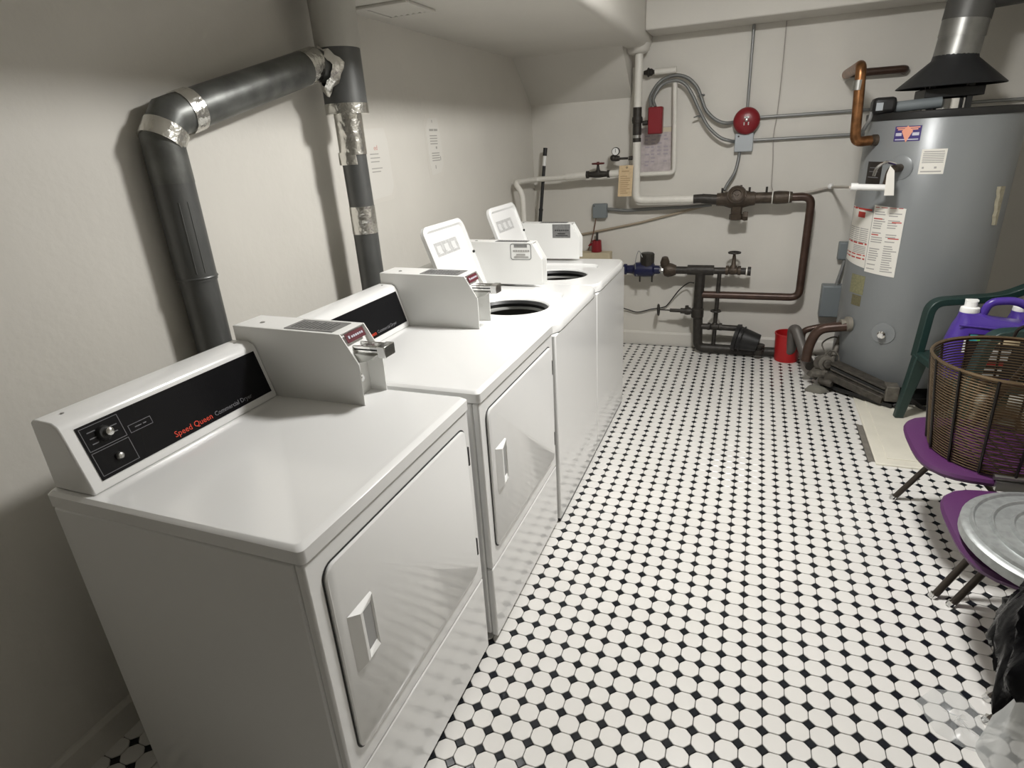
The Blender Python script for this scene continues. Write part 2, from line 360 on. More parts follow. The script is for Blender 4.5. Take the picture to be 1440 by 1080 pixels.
# ------------------------------------------------------------------ dryers
DW, DH = 0.683, 0.911
def console(t, y0, y1):
    pr = [(-.665,.9085),(-.541,.9085),(-.543,.922),(-.580,1.050),(-.586,1.062),(-.600,1.070),(-.655,1.072),(-.665,1.064)]
    c = obj('control_console', MB().prism(pr, y0, y1, 'y'), enamel, t, bevel=0.004)
    return c
def coin_box(t, y0, y1, slide=True, plate=None):
    a, b, c_, d, e = (-.65,.9085), (-.245,.9085), (-.243,1.025), (-.290,1.106), (-.65,1.112)
    mb = MB()
    th = 0.004
    mb.prism([a, b, c_, d, e], y0, y0+th, 'y'); mb.prism([a, b, c_, d, e], y1-th, y1, 'y')
    mb.prism([(-.65,1.1075), (-.292,1.1015), d, e], y0+th, y1-th, 'y')                       # top plate
    mb.prism([(-.648,.9085), (-.644,.9085), (-.644,1.107), (-.648,1.107)], y0+th, y1-th, 'y')  # rear
    mb.prism([(-.300,1.103), (-.305,1.103), (-.268,1.020), (-.262,1.020)], y0+th, y1-th, 'y')  # sloping recessed plate
    mb.prism([(-.262,1.020), (-.300,1.012), (-.300,1.018), (-.268,1.024)], y0+th, y1-th, 'y')
    mb.prism([(-.300,.9085), (-.296,.9085), (-.296,1.016), (-.300,1.016)], y0+th, y1-th, 'y')
    box = obj('coin_box', mb, enamelp, t, bevel=0.001)
    top = obj('price_plate', MB().prism([(-.48,1.1095),(-.32,1.107),(-.32,1.1085),(-.48,1.111)], y0+0.012, y1-0.016, 'y'), platem, box)
    M = Matrix.Identity(4)
    M = frame(Vector((-.475, y0+0.016, 1.1112)), (1,0,-0.0163), (0,1,0))
    pp_ = obj('plate_print', quadbars(M, [(0.010+0.012*k, 0.013+0.012*k, 0.008, (y1-y0)-0.046-0.004*(k%3)) for k in range(11)], 0.0004), darkprint, box); pp_['kind'] = 'stuff'
    obj('screw', MB().lathe([(0.007,0),(0.007,0.0015),(0.004,0.003)], (-.585, (y0+y1)/2-0.01, 1.1105), (0,0,1), 12), steel, box)
    ym = (y0+y1)/2
    if slide:
        sl = MB().box(-.300, -.195, ym-0.020, ym+0.022, 1.052, 1.060).box(-.300, -.20, ym-0.020, ym-0.015, 1.045, 1.066).box(-.300, -.20, ym+0.017, ym+0.022, 1.045, 1.066)
        sl.box(-.205, -.180, ym-0.024, ym+0.026, 1.036, 1.068)
        s_ = obj('coin_slide', sl, chrome, box, bevel=0.002)
        obj('slide_guard', MB().prism([(-.30,1.046),(-.205,1.046),(-.222,1.030),(-.262,1.020),(-.30,1.02)], ym-0.030, ym+0.032, 'y'), steel, box, bevel=0.003)
        obj('insert_label', MB().prism([(-.289,1.1005),(-.286,1.1005),(-.276,1.078),(-.279,1.078)], ym-0.040, ym+0.040, 'y'), redlabel, box)
        M = frame(Vector((-.2800, ym-0.036, 1.0825)), (0,1,0), (-0.4,0,0.9))
        obj('insert_print', quadbars(M, [(0.004,0.010,0.004,0.012)] + [(0.016+0.009*k, 0.022+0.009*k, 0.004, 0.010) for k in range(6)], 0.003), palepr, box)
    obj('lock', MB().lathe([(0.013,0),(0.013,0.016),(0.010,0.019)], (-.297, ym-0.005, 0.966), (1,0,0), 16).lathe([(0.004,0.018),(0.004,0.0205)], (-.297, ym-0.005, 0.966), (1,0,0), 8), chrome, box)
    if plate:
        kind = plate
        M = frame(Vector((-.40, y0-0.0002, 1.035)), (1,0,0), (0,0,1))
        if kind == 'filled':
            p_ = obj('service_label', quadbars(M, [(0,0.105,-0.008,0.068)], 0.001), platem, box)
        else:
            rr = rrect(0, 0.105, -0.008, 0.068, 0.012); rr2 = rrect(0.003, 0.102, -0.005, 0.065, 0.010)
            mb = MB(); mb.loops([[M @ Vector((p[0],p[1],0.0)) for p in rr], [M @ Vector((p[0],p[1],0.0008)) for p in rr], [M @ Vector((p[0],p[1],0.0008)) for p in rr2], [M @ Vector((p[0],p[1],0.0)) for p in rr2]], True, False, False)
            mb.v; q_ = quadbars(M, [(0.02,0.085,0.050,0.063)], 0.0009); mb.add(q_.v, q_.f)
            p_ = obj('service_label', mb, platem, box)
        obj('label_print', quadbars(M, [(0.014+0.012*k, 0.024+0.012*k, 0.030, 0.038) for k in range(7)] + [(0.030,0.075,0.012,0.020),(0.018,0.090,0.002,0.008)], 0.0014), midprint if kind != 'filled' else darkprint, p_)
    return box

def pull_handle(door, yc, z0, z1):
    """raised door pull: sloping cheek on one side, open finger pocket on the other"""
    y0, y1 = yc-0.040, yc+0.040; b, t = 0.0078, 0.020
    ri, ro = yc-0.014, yc-0.006
    mb = MB()
    mb.add([(b,y0,z0),(b,y0,z1),(t,ri,z1-0.010),(t,ri,z0+0.010),(t,ro,z1-0.012),(t,ro,z0+0.012),(b,ro+0.002,z1-0.016),(b,ro+0.002,z0+0.016)],
           [(0,1,2,3),(3,2,4,5),(5,4,6,7)])
    for s_, zz, zi in ((1, z1, z1-0.024), (-1, z0, z0+0.024)):
        mb.add([(b,y0,zz),(t,ri,zz-s_*0.010),(t,ro,zz-s_*0.012),(t*0.6,y1,zz-s_*0.004),(b,y1,zz)], [(0,1,2,3,4)])
        mb.add([(t,ro,zz-s_*0.012),(t*0.6,y1,zz-s_*0.004),(b,y1-0.004,zi),(b,ro+0.002,zz-s_*0.016)], [(0,1,2,3)])
    mb.add([(t*0.6,y1,z1-0.004),(b,y1,z1),(b,y1,z0),(t*0.6,y1,z0+0.004),(b,y1-0.004,z1-0.024),(b,y1-0.004,z0+0.024)], [(0,1,2,3),(0,3,5,4)])
    h = obj('handle', mb, whitep, door, smooth=False)
    obj('finger_pocket', MB().box(b+0.0004, b+0.0010, ro+0.002, y1-0.004, z0+0.016, z1-0.016), mat('grey_pocket', (0.30, 0.30, 0.295), 0.4), door)
    return h

def make_dryer():
    t = thing('clothes_dryer', '', 'dryer', (0.911, 0.664, 0))
    obj('cabinet', MB().box(-.668, -.022, 0.0, DW, .030, .8715), enamel, t, bevel=0.006)
    obj('front_panel', MB().box(-.0215, 0.0, 0.001, DW-0.001, .300, .8715), enamel, t, bevel=0.005)
    obj('lower_panel', MB().box(-.0215, 0.0, 0.001, DW-0.001, .026, .2965), enamel, t, bevel=0.004)
    # top cover with a softly raised rim
    r0 = rrect(-.672, .005, -.002, DW+.002, .012); r1 = rrect(-.664, -.006, .006, DW-.006, .012); r2 = rrect(-.650, -.020, .020, DW-.020, .016)
    mb = MB().loops([[(p[0],p[1],.8755) for p in r0], [(p[0],p[1],.903) for p in r0], [(p[0],p[1],.9105) for p in r1], [(p[0],p[1],.9105) for p in rrect(-.660,-.010,.010,DW-.010,.013)], [(p[0],p[1],.9085) for p in r2]])
    obj('top_panel', mb, enamel, t)
    d0 = rrect(.036, .653, .351, .836, .032, 6); d1 = rrect(.040, .649, .355, .832, .029, 6); d2 = rrect(.043, .646, .358, .829, .027, 6)
    obj('door_gap_shade', MB().loops([[(0.0004,p[0],p[1]) for p in d0], [(0.0012,p[0],p[1]) for p in d0]]), seamm, t)  # dark sheet behind the door edge, painted shade of the open gap
    door = obj('door', MB().loops([[(0.0014,p[0],p[1]) for p in d1], [(0.005,p[0],p[1]) for p in d1], [(0.0075,p[0],p[1]) for p in d2]]), enamel, t)
    pull_handle(door, .112, .548, .694)
    for z in (.742, .438):
        obj('hinge', MB().box(0.0005, 0.0075, .6505, .6585, z-.029, z+.029), blackm, t, bevel=0.002)
    c = console(t, .018, .5635)
    # sloping glass panel set into the console
    A, B = Vector((-.5455, 0, .9300)), Vector((-.5795, 0, 1.0465))
    up = (B-A).normalized(); nrm = Vector((up.z, 0, -up.x))
    pn = obj('control_panel', MB().add([A+Vector((0,y,0))+nrm*k for y in (.045,.548) for k in (0.0,0.0022)] + [B+Vector((0,y,0))+nrm*k for y in (.045,.548) for k in (0.0,0.0022)],
             [(0,1,5,4),(2,6,7,3),(1,3,7,5),(0,4,6,2),(0,2,3,1),(4,5,7,6)]), blackp, c, smooth=False)
    def PM(y, h): return frame(A + Vector((0,y,0)) + up*h + nrm*0.0023, (0,1,0), up)
    text('maker_lettering', 'Speed Queen', 0.0205, orange, PM(.232, .009), c, world=False)
    text('type_lettering', 'Commercial Dryer', 0.0165, greyprint, PM(.352, .010), c, world=False)
    M = PM(.05, .004)
    def outline(x0, x1, y0, y1, w=0.0012): return [(x0,x1,y0,y0+w),(x0,x1,y1-w,y1),(x0,x0+w,y0,y1),(x1-w,x1,y0,y1)]
    obj('panel_lines', quadbars(M, outline(0.0,0.085,0.060,0.112) + outline(0.0,0.085,0.003,0.056) + outline(0.094,0.150,0.060,0.078) + [(0.012,0.030,0.098,0.100),(0.012,0.030,0.084,0.086),(0.012,0.026,0.072,0.074),(0.058,0.076,0.092,0.094),(0.058,0.072,0.078,0.080),(0.108,0.124,0.068,0.070),(0.128,0.136,0.068,0.070)], 0.0002), greyprint, c)
    kb = MB().lathe([(0.017,0),(0.016,0.006),(0.013,0.010)], M @ Vector((0.043,0.086,0)), nrm, 20)
    k_ = obj('timer_knob', kb, blackm, c)
    kc = M @ Vector((0.047,0.086,0.010))
    obj('knob_grip', MB().lathe([(0.010,0),(0.009,0.008),(0.004,0.011)], kc, nrm, 10), chrome, k_)
    obj('start_button', MB().lathe([(0.0085,0),(0.0085,0.006),(0.006,0.010),(0.001,0.0115)], M @ Vector((0.048,0.028,0)), nrm, 16), steel, c)
    for y in (.06, .535):
        obj('screw', MB().lathe([(0.004,0),(0.0035,0.0016)], (-.625, y, 1.0712), (0,0,1), 10), steel, c)
    coin_box(t, .5645, .677)
    for x in (-.62, -.06):
        for y in (.05, DW-.05):
            obj('leveling_foot', MB().lathe([(0.02,0.0),(0.02,0.010),(0.008,0.012),(0.008,0.03)], (x,y,0.0045), (0,0,1), 12), blackm, t)
    return t
d1 = make_dryer()
d1['label'] = 'nearest white coin-operated dryer with knob and lettering on its black panel'
d1['group'] = 'coin-operated dryers along the left wall'
d2 = copy_tree(d1); d2.location = (0.924, 1.392, -0.004)
d2['label'] = 'second white coin-operated dryer, between the nearest dryer and the washers'

# ------------------------------------------------------------------ washers
WW, WH = 0.664, 0.897
def make_washer():
    t = thing('washing_machine', '', 'washer', (0.934, 2.086, 0))
    cab = MB(); cab.add([(-.69,0,.024),(0,0,.024),(0,WW,.024),(-.69,WW,.024),(-.69,0,.8545),(0,0,.8545),(0,WW,.8545),(-.69,WW,.8545),(-.66,.03,.8545),(-.03,.03,.8545),(-.03,WW-.03,.8545),(-.66,WW-.03,.8545)],
            [(3,2,1,0),(0,1,5,4),(1,2,6,5),(2,3,7,6),(3,0,4,7),(4,5,9,8),(5,6,10,9),(6,7,11,10),(7,4,8,11)])
    obj('cabinet', cab, enamel, t, bevel=0.006)
    obj('toe_gap_shade', MB().box(-.68, -.006, .01, WW-.01, .0045, .0235), blackm, t)  # black block filling the gap to the floor, stands in for its shadow
    # top panel: rim, lid recess and tub opening as bridged loops
    N = 64; cx, cy = -.270, .270
    def rect_loop(x0, x1, y0, y1, r, z):
        out = []
        hx, hy = (x1-x0)/2, (y1-y0)/2; mx, my = (x0+x1)/2, (y0+y1)/2
        for k in range(N):
            a = 2*PI*k/N; e = max(2.0, 2.0*min(hx, hy)/max(r, 1e-3)*0.5)
            ca, sa = math.cos(a), math.sin(a)
            s_ = (abs(ca/hx)**e + abs(sa/hy)**e)**(-1/e)
            out.append((mx+ca*s_, my+sa*s_, z))
        return out
    L = [rect_loop(-.692,.004,-.001,WW+.001,.018,.8580), rect_loop(-.692,.004,-.001,WW+.001,.018,.888), rect_loop(-.688,-.002,.005,WW-.005,.020,WH),
         rect_loop(-.46,-.095,.045,.515,.03,WH), rect_loop(-.452,-.103,.053,.507,.03,WH-.010),
         rect_loop(cx-.175,cx+.155,cy-.142,cy+.140,.11,WH-.010), rect_loop(cx-.170,cx+.150,cy-.137,cy+.135,.11,WH-.016), rect_loop(cx-.170,cx+.150,cy-.137,cy+.135,.11,WH-.045)]
    obj('top_panel', MB().loops(L, True, False, False), enamel, t)
    obj('black_rim', MB().loops([rect_loop(cx-.169,cx+.149,cy-.136,cy+.134,.11,WH-.018), rect_loop(cx-.160,cx+.140,cy-.127,cy+.125,.11,WH-.030), rect_loop(cx-.169,cx+.149,cy-.136,cy+.134,.11,WH-.046)], True, False, False), blackm, t)  # black band lining the inside of the tub opening
    obj('tub_ring', MB().lathe([(.19,-.046),(.140,-.047),(.138,-.052),(.140,-.060)], (cx-.01,cy,WH), (0,0,1), 40, False), mat('grey_tub_ring', (.46,.46,.44), .4), t)
    obj('wash_drum', MB().lathe([(.141,-.060),(.185,-.10),(.19,-.32),(.17,-.36),(.001,-.36)], (cx-.01,cy,WH), (0,0,1), 40, False), mat('dark_steel_drum', (.12,.112,.10), .5, .3), t)
    obj('agitator', MB().lathe([(.10,-.355),(.06,-.30),(.04,-.16),(.035,-.13),(.001,-.125)], (cx-.01,cy,WH), (0,0,1), 24), greybox, t)
    # open lid, hinged at the back and leaning towards the wall
    hinge = Vector((-.452, 0, WH+.003)); tilt = math.radians(19.5)
    up = Vector((-math.sin(tilt), 0, math.cos(tilt))); nr = Vector((math.cos(tilt), 0, math.sin(tilt)))
    def LP(y, h, n): return hinge + up*h + nr*n + Vector((0,y,0))
    o0 = rrect(.060,.428,0.0,.366,.040,6); o1 = rrect(.066,.422,.006,.360,.036,6); o2 = rrect(.078,.410,.018,.346,.026,6); o3 = rrect(.086,.402,.026,.338,.022,6)
    lid = obj('lid', MB().loops([[LP(p[0],p[1],-.012) for p in o1], [LP(p[0],p[1],-.006) for p in o0], [LP(p[0],p[1],.008) for p in o0], [LP(p[0],p[1],.012) for p in o1], [LP(p[0],p[1],.012) for p in o2], [LP(p[0],p[1],.002) for p in o3]]), enamel, t)
    M = frame(LP(.115,.236,.0022), (0,1,0), up)
    lb = obj('instruction_label', quadbars(M, [(0,.205,0,.058)], .0006), lidlabel, lid)
    for k in range(3):
        obj('pictogram', quadbars(M, [(.014+.066*k,.050+.066*k,.016,.044)], .001).add([M @ Vector(p) for p in ((.010+.066*k,.010,.0012),(.056+.066*k,.010,.0012),(.050+.066*k,.022,.0012))], [(0,1,2)]), mat('pale_label_print', (.64,.64,.63), .5), lb)
    for y, h in ((.098,.155), (.412,.205)):
        obj('bumper', MB().sphere(LP(y,h,.006 if y < .2 else .013), .0065, 10, 6), blackm, lid)
    console(t, .018, .588)
    return t
w1 = make_washer(); w2 = copy_tree(w1); w2.location = (0.934, 2.752, -0.001)
coin_box(w1, .589, .661, False, 'outline'); coin_box(w2, .589, .661, False, 'filled')
w1['label'] = 'white top-loading washer with raised lid, beside the second dryer'
w2['label'] = 'farthest white top-loading washer with raised lid, last in the row'
for w in (w1, w2): w['group'] = 'top-loading washers along the left wall'

# ------------------------------------------------------------------ exhaust ducts on the left wall
xd = 0.062
ya = XP(270,360,xd).y
dv = thing('dryer_duct', 'dark grey bent exhaust duct rising behind the nearest dryer', 'duct', (xd, ya, 0.30))
pV, pK = Vector((xd,ya,1.52)), XP(232,168,xd+.003)
pK = Vector((xd+.003, ya, pK.z-.01))
pD, pE, pF = XP(262,157,xd+.006), XP(428,96,.098), Vector((.140, 2.050, 1.826))
dirh = (pE-pD).normalized()
obj('lower_pipe', MB().tube([(xd,ya,.30), (xd,ya,1.225)], .0525, 20), ductsm, dv, world=True)
obj('upper_pipe', MB().tube([(xd,ya,1.215), (xd,ya,1.50)], .0555, 20), ductsm, dv, world=True)
obj('crimp_ring', MB().torus((xd,ya,1.225), (0,0,1), .0545, .004, 24, 6), ductsm, dv, world=True)
obj('seam', MB().tube([(xd+.040,ya-.034,1.24), (xd+.040,ya-.034,1.44)], .004, 6).tube([(xd+.052,ya-.014,1.24), (xd+.052,ya-.014,1.44)], .003, 6), ductsm, dv, world=True)
# mitred elbow of three gores
e1, e2, e3, e4 = Vector((xd,ya,1.49)), Vector((xd,ya,1.605)), Vector((xd+.003,ya+.040,1.662)), pD-dirh*.005
obj('elbow', MB().tube([e1, e2, e3, e4], .0565, 20), ductm, dv, world=True)
dg = (e3-e2).normalized()
obj('foil_band', MB().tube([e2-dg*.012, e2+dg*.036], .0600, 20), foil, dv, world=True)
obj('foil_band', MB().tube([pD-dirh*.020, pD+dirh*.026], .0590, 20), foil, dv, world=True)
obj('horizontal_pipe', MB().tube([pD+dirh*.01, pE], .0550, 20), ductm, dv, world=True)
obj('foil_band', MB().tube([pE-dirh*.012, pE+dirh*.060], .0565, 20), foil, dv, world=True)
obj('branch_collar', MB().tube([pE+dirh*.058, pF], .053, 20), ductsm, dv, world=True)
yv, xv = 2.085, 0.145
vsx = thing('vent_stack', 'tall vertical exhaust stack with foil tape, painted at the ceiling', 'duct', (xv, yv, 0.30))
obj('lower_pipe', MB().tube([(xv,yv+.01,.30), (xv,yv+.005,1.25)], .049, 20), ductsm, vsx, world=True)
obj('foil_band', MB().tube([(xv,yv+.005,1.24), (xv,yv+.005,1.345)], .0505, 20), foil, vsx, world=True)
obj('middle_pipe', MB().tube([(xv,yv+.005,1.34), (xv,yv,1.545)], .048, 20), ductsm, vsx, world=True)
obj('foil_sleeve', MB().tube([(xv,yv,1.535), (xv,yv,1.69)], .0515, 20), foil, vsx, world=True)
obj('foil_patch', MB().tube([(xv-.006,yv-.008,1.50), (xv-.006,yv-.008,1.545)], .0475, 20), foil, vsx, world=True)
obj('reducer_collar', MB().tube([(xv,yv,1.70), (xv,yv,1.90)], .078, 24), ductsm, vsx, world=True)
obj('foil_rim', MB().tube([(xv,yv,1.677), (xv,yv,1.712)], .0795, 24), foil, vsx, world=True)
obj('painted_sleeve', MB().lathe([(.080,1.892),(.082,1.93),(.081,1.96),(.083,SZ-.001)], (xv,yv,0), (0,0,1), 24), mat('painted_metal', (.46,.45,.41), .5, .1, bump=.15, bscale=30), vsx, world=True)
pw = []
jc = Vector((xv-.008, yv-.055, 1.820))
for ring, (rad, off) in enumerate(((.047,.030),(.066,.018),(.076,.0))):
    pw.append([])
    for k in range(28):
        a = 2*PI*k/28; rr_ = rad*(1+.13*math.sin(3*a+1)+.08*math.sin(7*a))
        y_ = math.cos(a)*rr_*.0; 
        p = Vector((jc.x + math.cos(a)*rr_*0.75, 0, jc.z + math.sin(a)*rr_))
        dx = p.x - xv; yy = yv - math.sqrt(max(.0816**2 - min(dx*dx, .08**2), 0))
        p.y = min(yy, yv-.02) - (.020 if ring == 0 else .004 if ring == 1 else .001)
        pw[-1].append(p)
obj('joint_tape', MB().loops(pw, True, False, False), foil, vsx, world=True)

# ceiling register above the stack
g0 = FL(545,23,SZ)
gr = thing('ceiling_register', 'painted square ceiling register beside the vent stack', 'vent', (.19, 2.45, SZ))
obj('frame', MB().box(.075,.305,2.335,2.365,SZ-.012,SZ-.0003).box(.075,.305,2.545,2.575,SZ-.012,SZ-.0003).box(.075,.105,2.365,2.545,SZ-.012,SZ-.0003).box(.275,.305,2.365,2.545,SZ-.012,SZ-.0003), ceilm, gr, bevel=.003, world=True)
obj('backing', MB().box(.105,.275,2.365,2.545,SZ-.003,SZ-.0005), seamm, gr, world=True)
for k in range(6):
    x = .116+.028*k
    obj('slat', MB().prism([(x,SZ-.010),(x+.018,SZ-.004),(x+.020,SZ-.0055),(x+.002,SZ-.0115)], 2.366, 2.544, 'y'), ceilm, gr, world=True)

# taped notices on the left wall
def wall_notice(name, label, y0, y1, z0, z1, bars, reds):
    t = thing(name, label, 'notice', (0.001, (y0+y1)/2, z0))
    cut = [(y0+.02,z0),(y1-.03,z0+.01),(y1,z0+.05),(y1-.01,z1-.06),(y1-.03,z1),(y0+.03,z1-.005),(y0,z1-.05),(y0+.005,z0+.06)]
    obj('tape_film', MB().prism([(p[0]+(.018 if p[0]>(y0+y1)/2 else -.018), p[1]+(.02 if p[1]>(z0+z1)/2 else -.02)) for p in cut], .0006, .0012, 'x'), mat('yellowed_tape', (.65,.625,.57), .4), t, world=True)
    obj('sheet', MB().prism(cut, .0013, .0022, 'x'), mat('wall_paper_sheet', (.68,.66,.61), .45), t, world=True)
    M = frame(Vector((.0023,y0,z0)), (0,1,0), (0,0,1))
    obj('printed_text', quadbars(M, bars, .0003), mat('faded_print', (.36,.35,.32), .6), t, world=True)
    if reds: text('red_lettering', reds[0], reds[1], mat('faded_red_print', (.58,.30,.26), .6), frame(Vector((.0024,y0+reds[2],z0+reds[3])), (0,1,0), (0,0,1)), t)
    return t
bars = [(.03,.075,.215,.225),(.08,.12,.215,.225)] + [(.03,.11,.19-.013*k,.195-.013*k) for k in range(4)] + [(.085,.10,.128,.140)] + [(.035,.12,.105-.012*k,.110-.012*k) for k in range(4)] + [(.062,.070,.030,.048),(.064,.070,.255,.268),(.125,.132,.07,.09)]
wall_notice('wall_notice', 'narrow printed notice taped to the left wall above the washers', 2.945, 3.10, 1.41, 1.69, bars, None)
bars2 = [(.05,.118,.190,.194),(.05,.126,.174,.178),(.05,.118,.158,.162),(.05,.135,.130,.134),(.05,.120,.116,.120)]
wall_notice('wall_notice', 'faded taped notice with red heading partly behind the vent stack', 2.36, 2.575, 1.34, 1.64, bars2, ('ed', .030, .085, .208))

# ------------------------------------------------------------------ pipework on the back wall
YP = 4.45
def V3(px, py, y=YP): return W(px, py, y)
# white pipe with gate valve on the left
zv = V3(842,245).z
lp = thing('supply_pipe', 'white pipe with a dark gate valve running to the back left corner', 'pipe', (V3(842,245).x, YP, zv))
xl = .055; B0 = XP(724,257,xl)
xr = V3(893,245).x
C0 = W(736,268,B0.y)
obj('corner_pipe', MB().tube(fillet([(V3(735,252).x if False else V3(800,249).x, YP, zv-.012), (xl+.0, YP, zv-.02), (xl, B0.y, B0.z), (C0.x, B0.y-.02, C0.z-.02), (C0.x+.003, B0.y-.02, .55)], .05), .019, 12), whitepipe, lp, world=True)
obj('lagged_pipe', MB().tube([V3(796,249), (V3(825,246).x, YP, zv)], .026, 14), whitepipe, lp, world=True)
obj('end_pipe', MB().tube([(V3(857,246).x, YP, zv), (xr-.02, YP, zv)], .023, 14), whitepipe, lp, world=True)
def gate_valve(parent, c, axis, L, r, m, wheel=None, wr=.03, stem=.06, updir=(0,0,1), flat=True):
    ax = Vector(axis).normalized(); up = Vector(updir)
    b = obj('valve_body', MB().lathe([(r*.95,-L/2),(r*1.25,-L/2),(r*1.25,-L/2+.018),(r*.9,-L/2+.022),(r*1.15,-.01),(r*1.15,.01),(r*.9,L/2-.022),(r*1.25,L/2-.018),(r*1.25,L/2),(r*.95,L/2)], c, ax, 14)
            .lathe([(r*1.0,0),(r*.95,r*1.1),(r*.6,r*1.5),(r*.45,stem*.75),(r*.28,stem)], c, up, 12), m, parent, world=True)
    wc = Vector(c) + up*stem
    mb = MB().torus(wc, up, wr, wr*.16, 20, 6)
    u = up.cross(Vector((.3,.5,.7))).normalized(); w_ = up.cross(u)
    for d in (u, w_): mb.tube([wc-d*wr, wc+d*wr], wr*.12, 6)
    mb.lathe([(wr*.25,-wr*.25),(wr*.25,wr*.3)], wc, up, 8)
    h = obj('hand_wheel', mb, wheel or m, parent, world=True)
    return b
gate_valve(lp, (V3(841,245).x, YP, zv), (1,0,0), V3(858,245).x-V3(825,245).x, .021, ironm, mat('dark_red_handle', (.10,.018,.015), .5), .040, V3(841,230).z-zv)

# pressure gauge
gq = V3(866,213); 
ga = thing('pressure_gauge', 'small round pressure gauge on a stub beside the white riser', 'gauge', (gq.x, YP, gq.z-.06))
gc = Vector((gq.x, YP, gq.z))
obj('dial_case', MB().lathe([(.026,.014),(.028,.012),(.028,-.010),(.024,-.012)], gc, (0,-1,0), 20), ironm, ga, world=True)
obj('dial_face', MB().lathe([(.0235,.0145),(.001,.0147)], gc, (0,-1,0), 20), whitep, ga, world=True)
obj('needle', MB().box(gc.x-.0015, gc.x+.0015, YP-.0165, YP-.015, gc.z-.006, gc.z+.017), darkprint, ga, world=True)
g2 = V3(868,222)
obj('cock', MB().tube([(gq.x+.004,YP,gq.z-.028), (gq.x+.004,YP,gq.z-.052)], .010, 10).lathe([(.017,-.02),(.02,0),(.017,.02)], (gq.x+.006,YP,g2.z-.004), (1,0,0), 10).sphere((gq.x-.018,YP,g2.z), .022, 10, 6), ironm, ga, world=True)
obj('stub_pipe', MB().tube([(gq.x+.02,YP,g2.z-.006), (V3(888,223).x,YP,g2.z-.006)], .008, 8).tube([(V3(884,223).x,YP,g2.z-.006), (V3(891,223).x,YP,g2.z-.006)], .014, 10), ironm, ga, world=True)

# riser
xr1 = V3(897,130).x; zel = V3(930,281).z
ri = thing('sprinkler_riser', 'white vertical riser pipe with black coupling turning right at its foot', 'pipe', (xr1, YP, zel))
ztop = SZ-.033
zb0, zb1 = V3(896,151).z, V3(893,200).z
obj('upper_pipe', MB().tube([(xr1+.004,YP,ztop), (xr1,YP,zb0-.005)], .026, 16), whitepipe, ri, world=True)
obj('black_coupling', MB().tube([(xr1,YP,zb0), (xr1,YP,zb1+.045)], .029, 16).lathe([(.034,-.02),(.037,0),(.034,.02)], (xr1,YP,(zb0+zb1)/2+.03), (0,0,1), 16), ironm, ri, world=True)
obj('steel_nipple', MB().tube([(xr1,YP,zb1+.05), (xr1,YP,zb1+.025)], .025, 16), steel, ri, world=True)
obj('black_ring', MB().tube([(xr1,YP,zb1+.026), (xr1,YP,zb1)], .028, 16), ironm, ri, world=True)
xq = V3(976,282).x
obj('lower_pipe', MB().tube(fillet([(xr1,YP,zb1+.004), (xr1,YP,zel), (xq,YP,zel)], .05), .0275, 16), whitepipe, ri, world=True)
obj('side_pipe', MB().tube([(xr1-.045,BY-.03,1.97), (xr1-.055,BY-.03,zv+.02)], .012, 10), whitepipe, ri, world=True)

# red flow switch, drain loop
fs0, fs1 = V3(912,151,4.42), V3(931,188,4.42)
fsw = thing('flow_switch', 'small red flow switch box clipped beside the white riser', 'switch box', ((fs0.x+fs1.x)/2, 4.44, fs1.z))
obj('housing', MB().box(fs0.x, fs1.x, 4.40, 4.47, fs1.z, fs0.z), redm, fsw, bevel=.008, world=True)
obj('cover', MB().box(fs0.x+.006, fs1.x-.006, 4.394, 4.3995, fs1.z+.006, fs0.z-.006), redm, fsw, bevel=.002, world=True)
zc_ = V3(908,173).z
obj('mounting_stem', MB().tube([(xr1+.036,YP,zc_), (fs0.x-.001,YP,zc_)], .016, 10), ironm, fsw, world=True)
lo = thing('drain_pipe', 'thin white drain pipe looping around the pink notice', 'pipe', (V3(948,175).x, YP+.05, V3(948,240).z))
yl_ = 4.52
a0, a1, a2, a3 = W(921,101,yl_), W(951,101,yl_), W(948,243,yl_), W(900,247,yl_)
obj('upper_pipe', MB().tube([a0, (a1.x,yl_,a0.z)], .020, 12), whitepipe, lo, world=True)
obj('down_pipe', MB().tube(fillet([(a1.x-.005,yl_,W(950,112,yl_).z), (a2.x,yl_,a2.z), (a3.x,yl_,a2.z-.002)], .035), .0155, 12), whitepipe, lo, world=True)
dc = W(915,100,yl_)
obj('test_valve', MB().lathe([(.012,-.045),(.016,-.03),(.022,-.012),(.022,.008),(.012,.02),(.012,.034)], (dc.x,yl_,a0.z), (1,0,0), 12).torus((dc.x-.014,yl_,a0.z), (1,0,0), .024, .006, 14, 6), ironm, lo, world=True)
# pink paper chart
q0, q1 = W(902,180,4.586), W(943,241,4.586)
ch = thing('wall_chart', 'faded pink printed sheet on the back wall behind the drain loop', 'notice', ((q0.x+q1.x)/2, 4.587, q1.z))
obj('sheet', MB().box(q0.x, q1.x, 4.5868, 4.5885, q1.z, q0.z), pinkpaper, ch, world=True)
obj('header', MB().box(q0.x+.05, q1.x-.004, 4.5862, 4.5867, q0.z-.035, q0.z-.005), mat('cream_strip', (.62,.56,.42), .6), ch, world=True)
M = frame(Vector((q0.x+.02, 4.5866, q1.z+.03)), (1,0,0), (0,0,1))
rb = []
for c in range(4):
    for r in range(9):
        if random.random() < .8: rb.append((.008+.043*c, .008+.043*c+random.uniform(.018,.034), .012+.024*r, .022+.024*r))
mbq = MB(); qq = quadbars(M, rb, .0003); mbq.add([(p[0], p[1]-.0003, p[2]) for p in qq.v], qq.f)
obj('printed_table', mbq, mat('lilac_print', (.38,.34,.38), .6), ch, world=True)['kind'] = 'stuff'
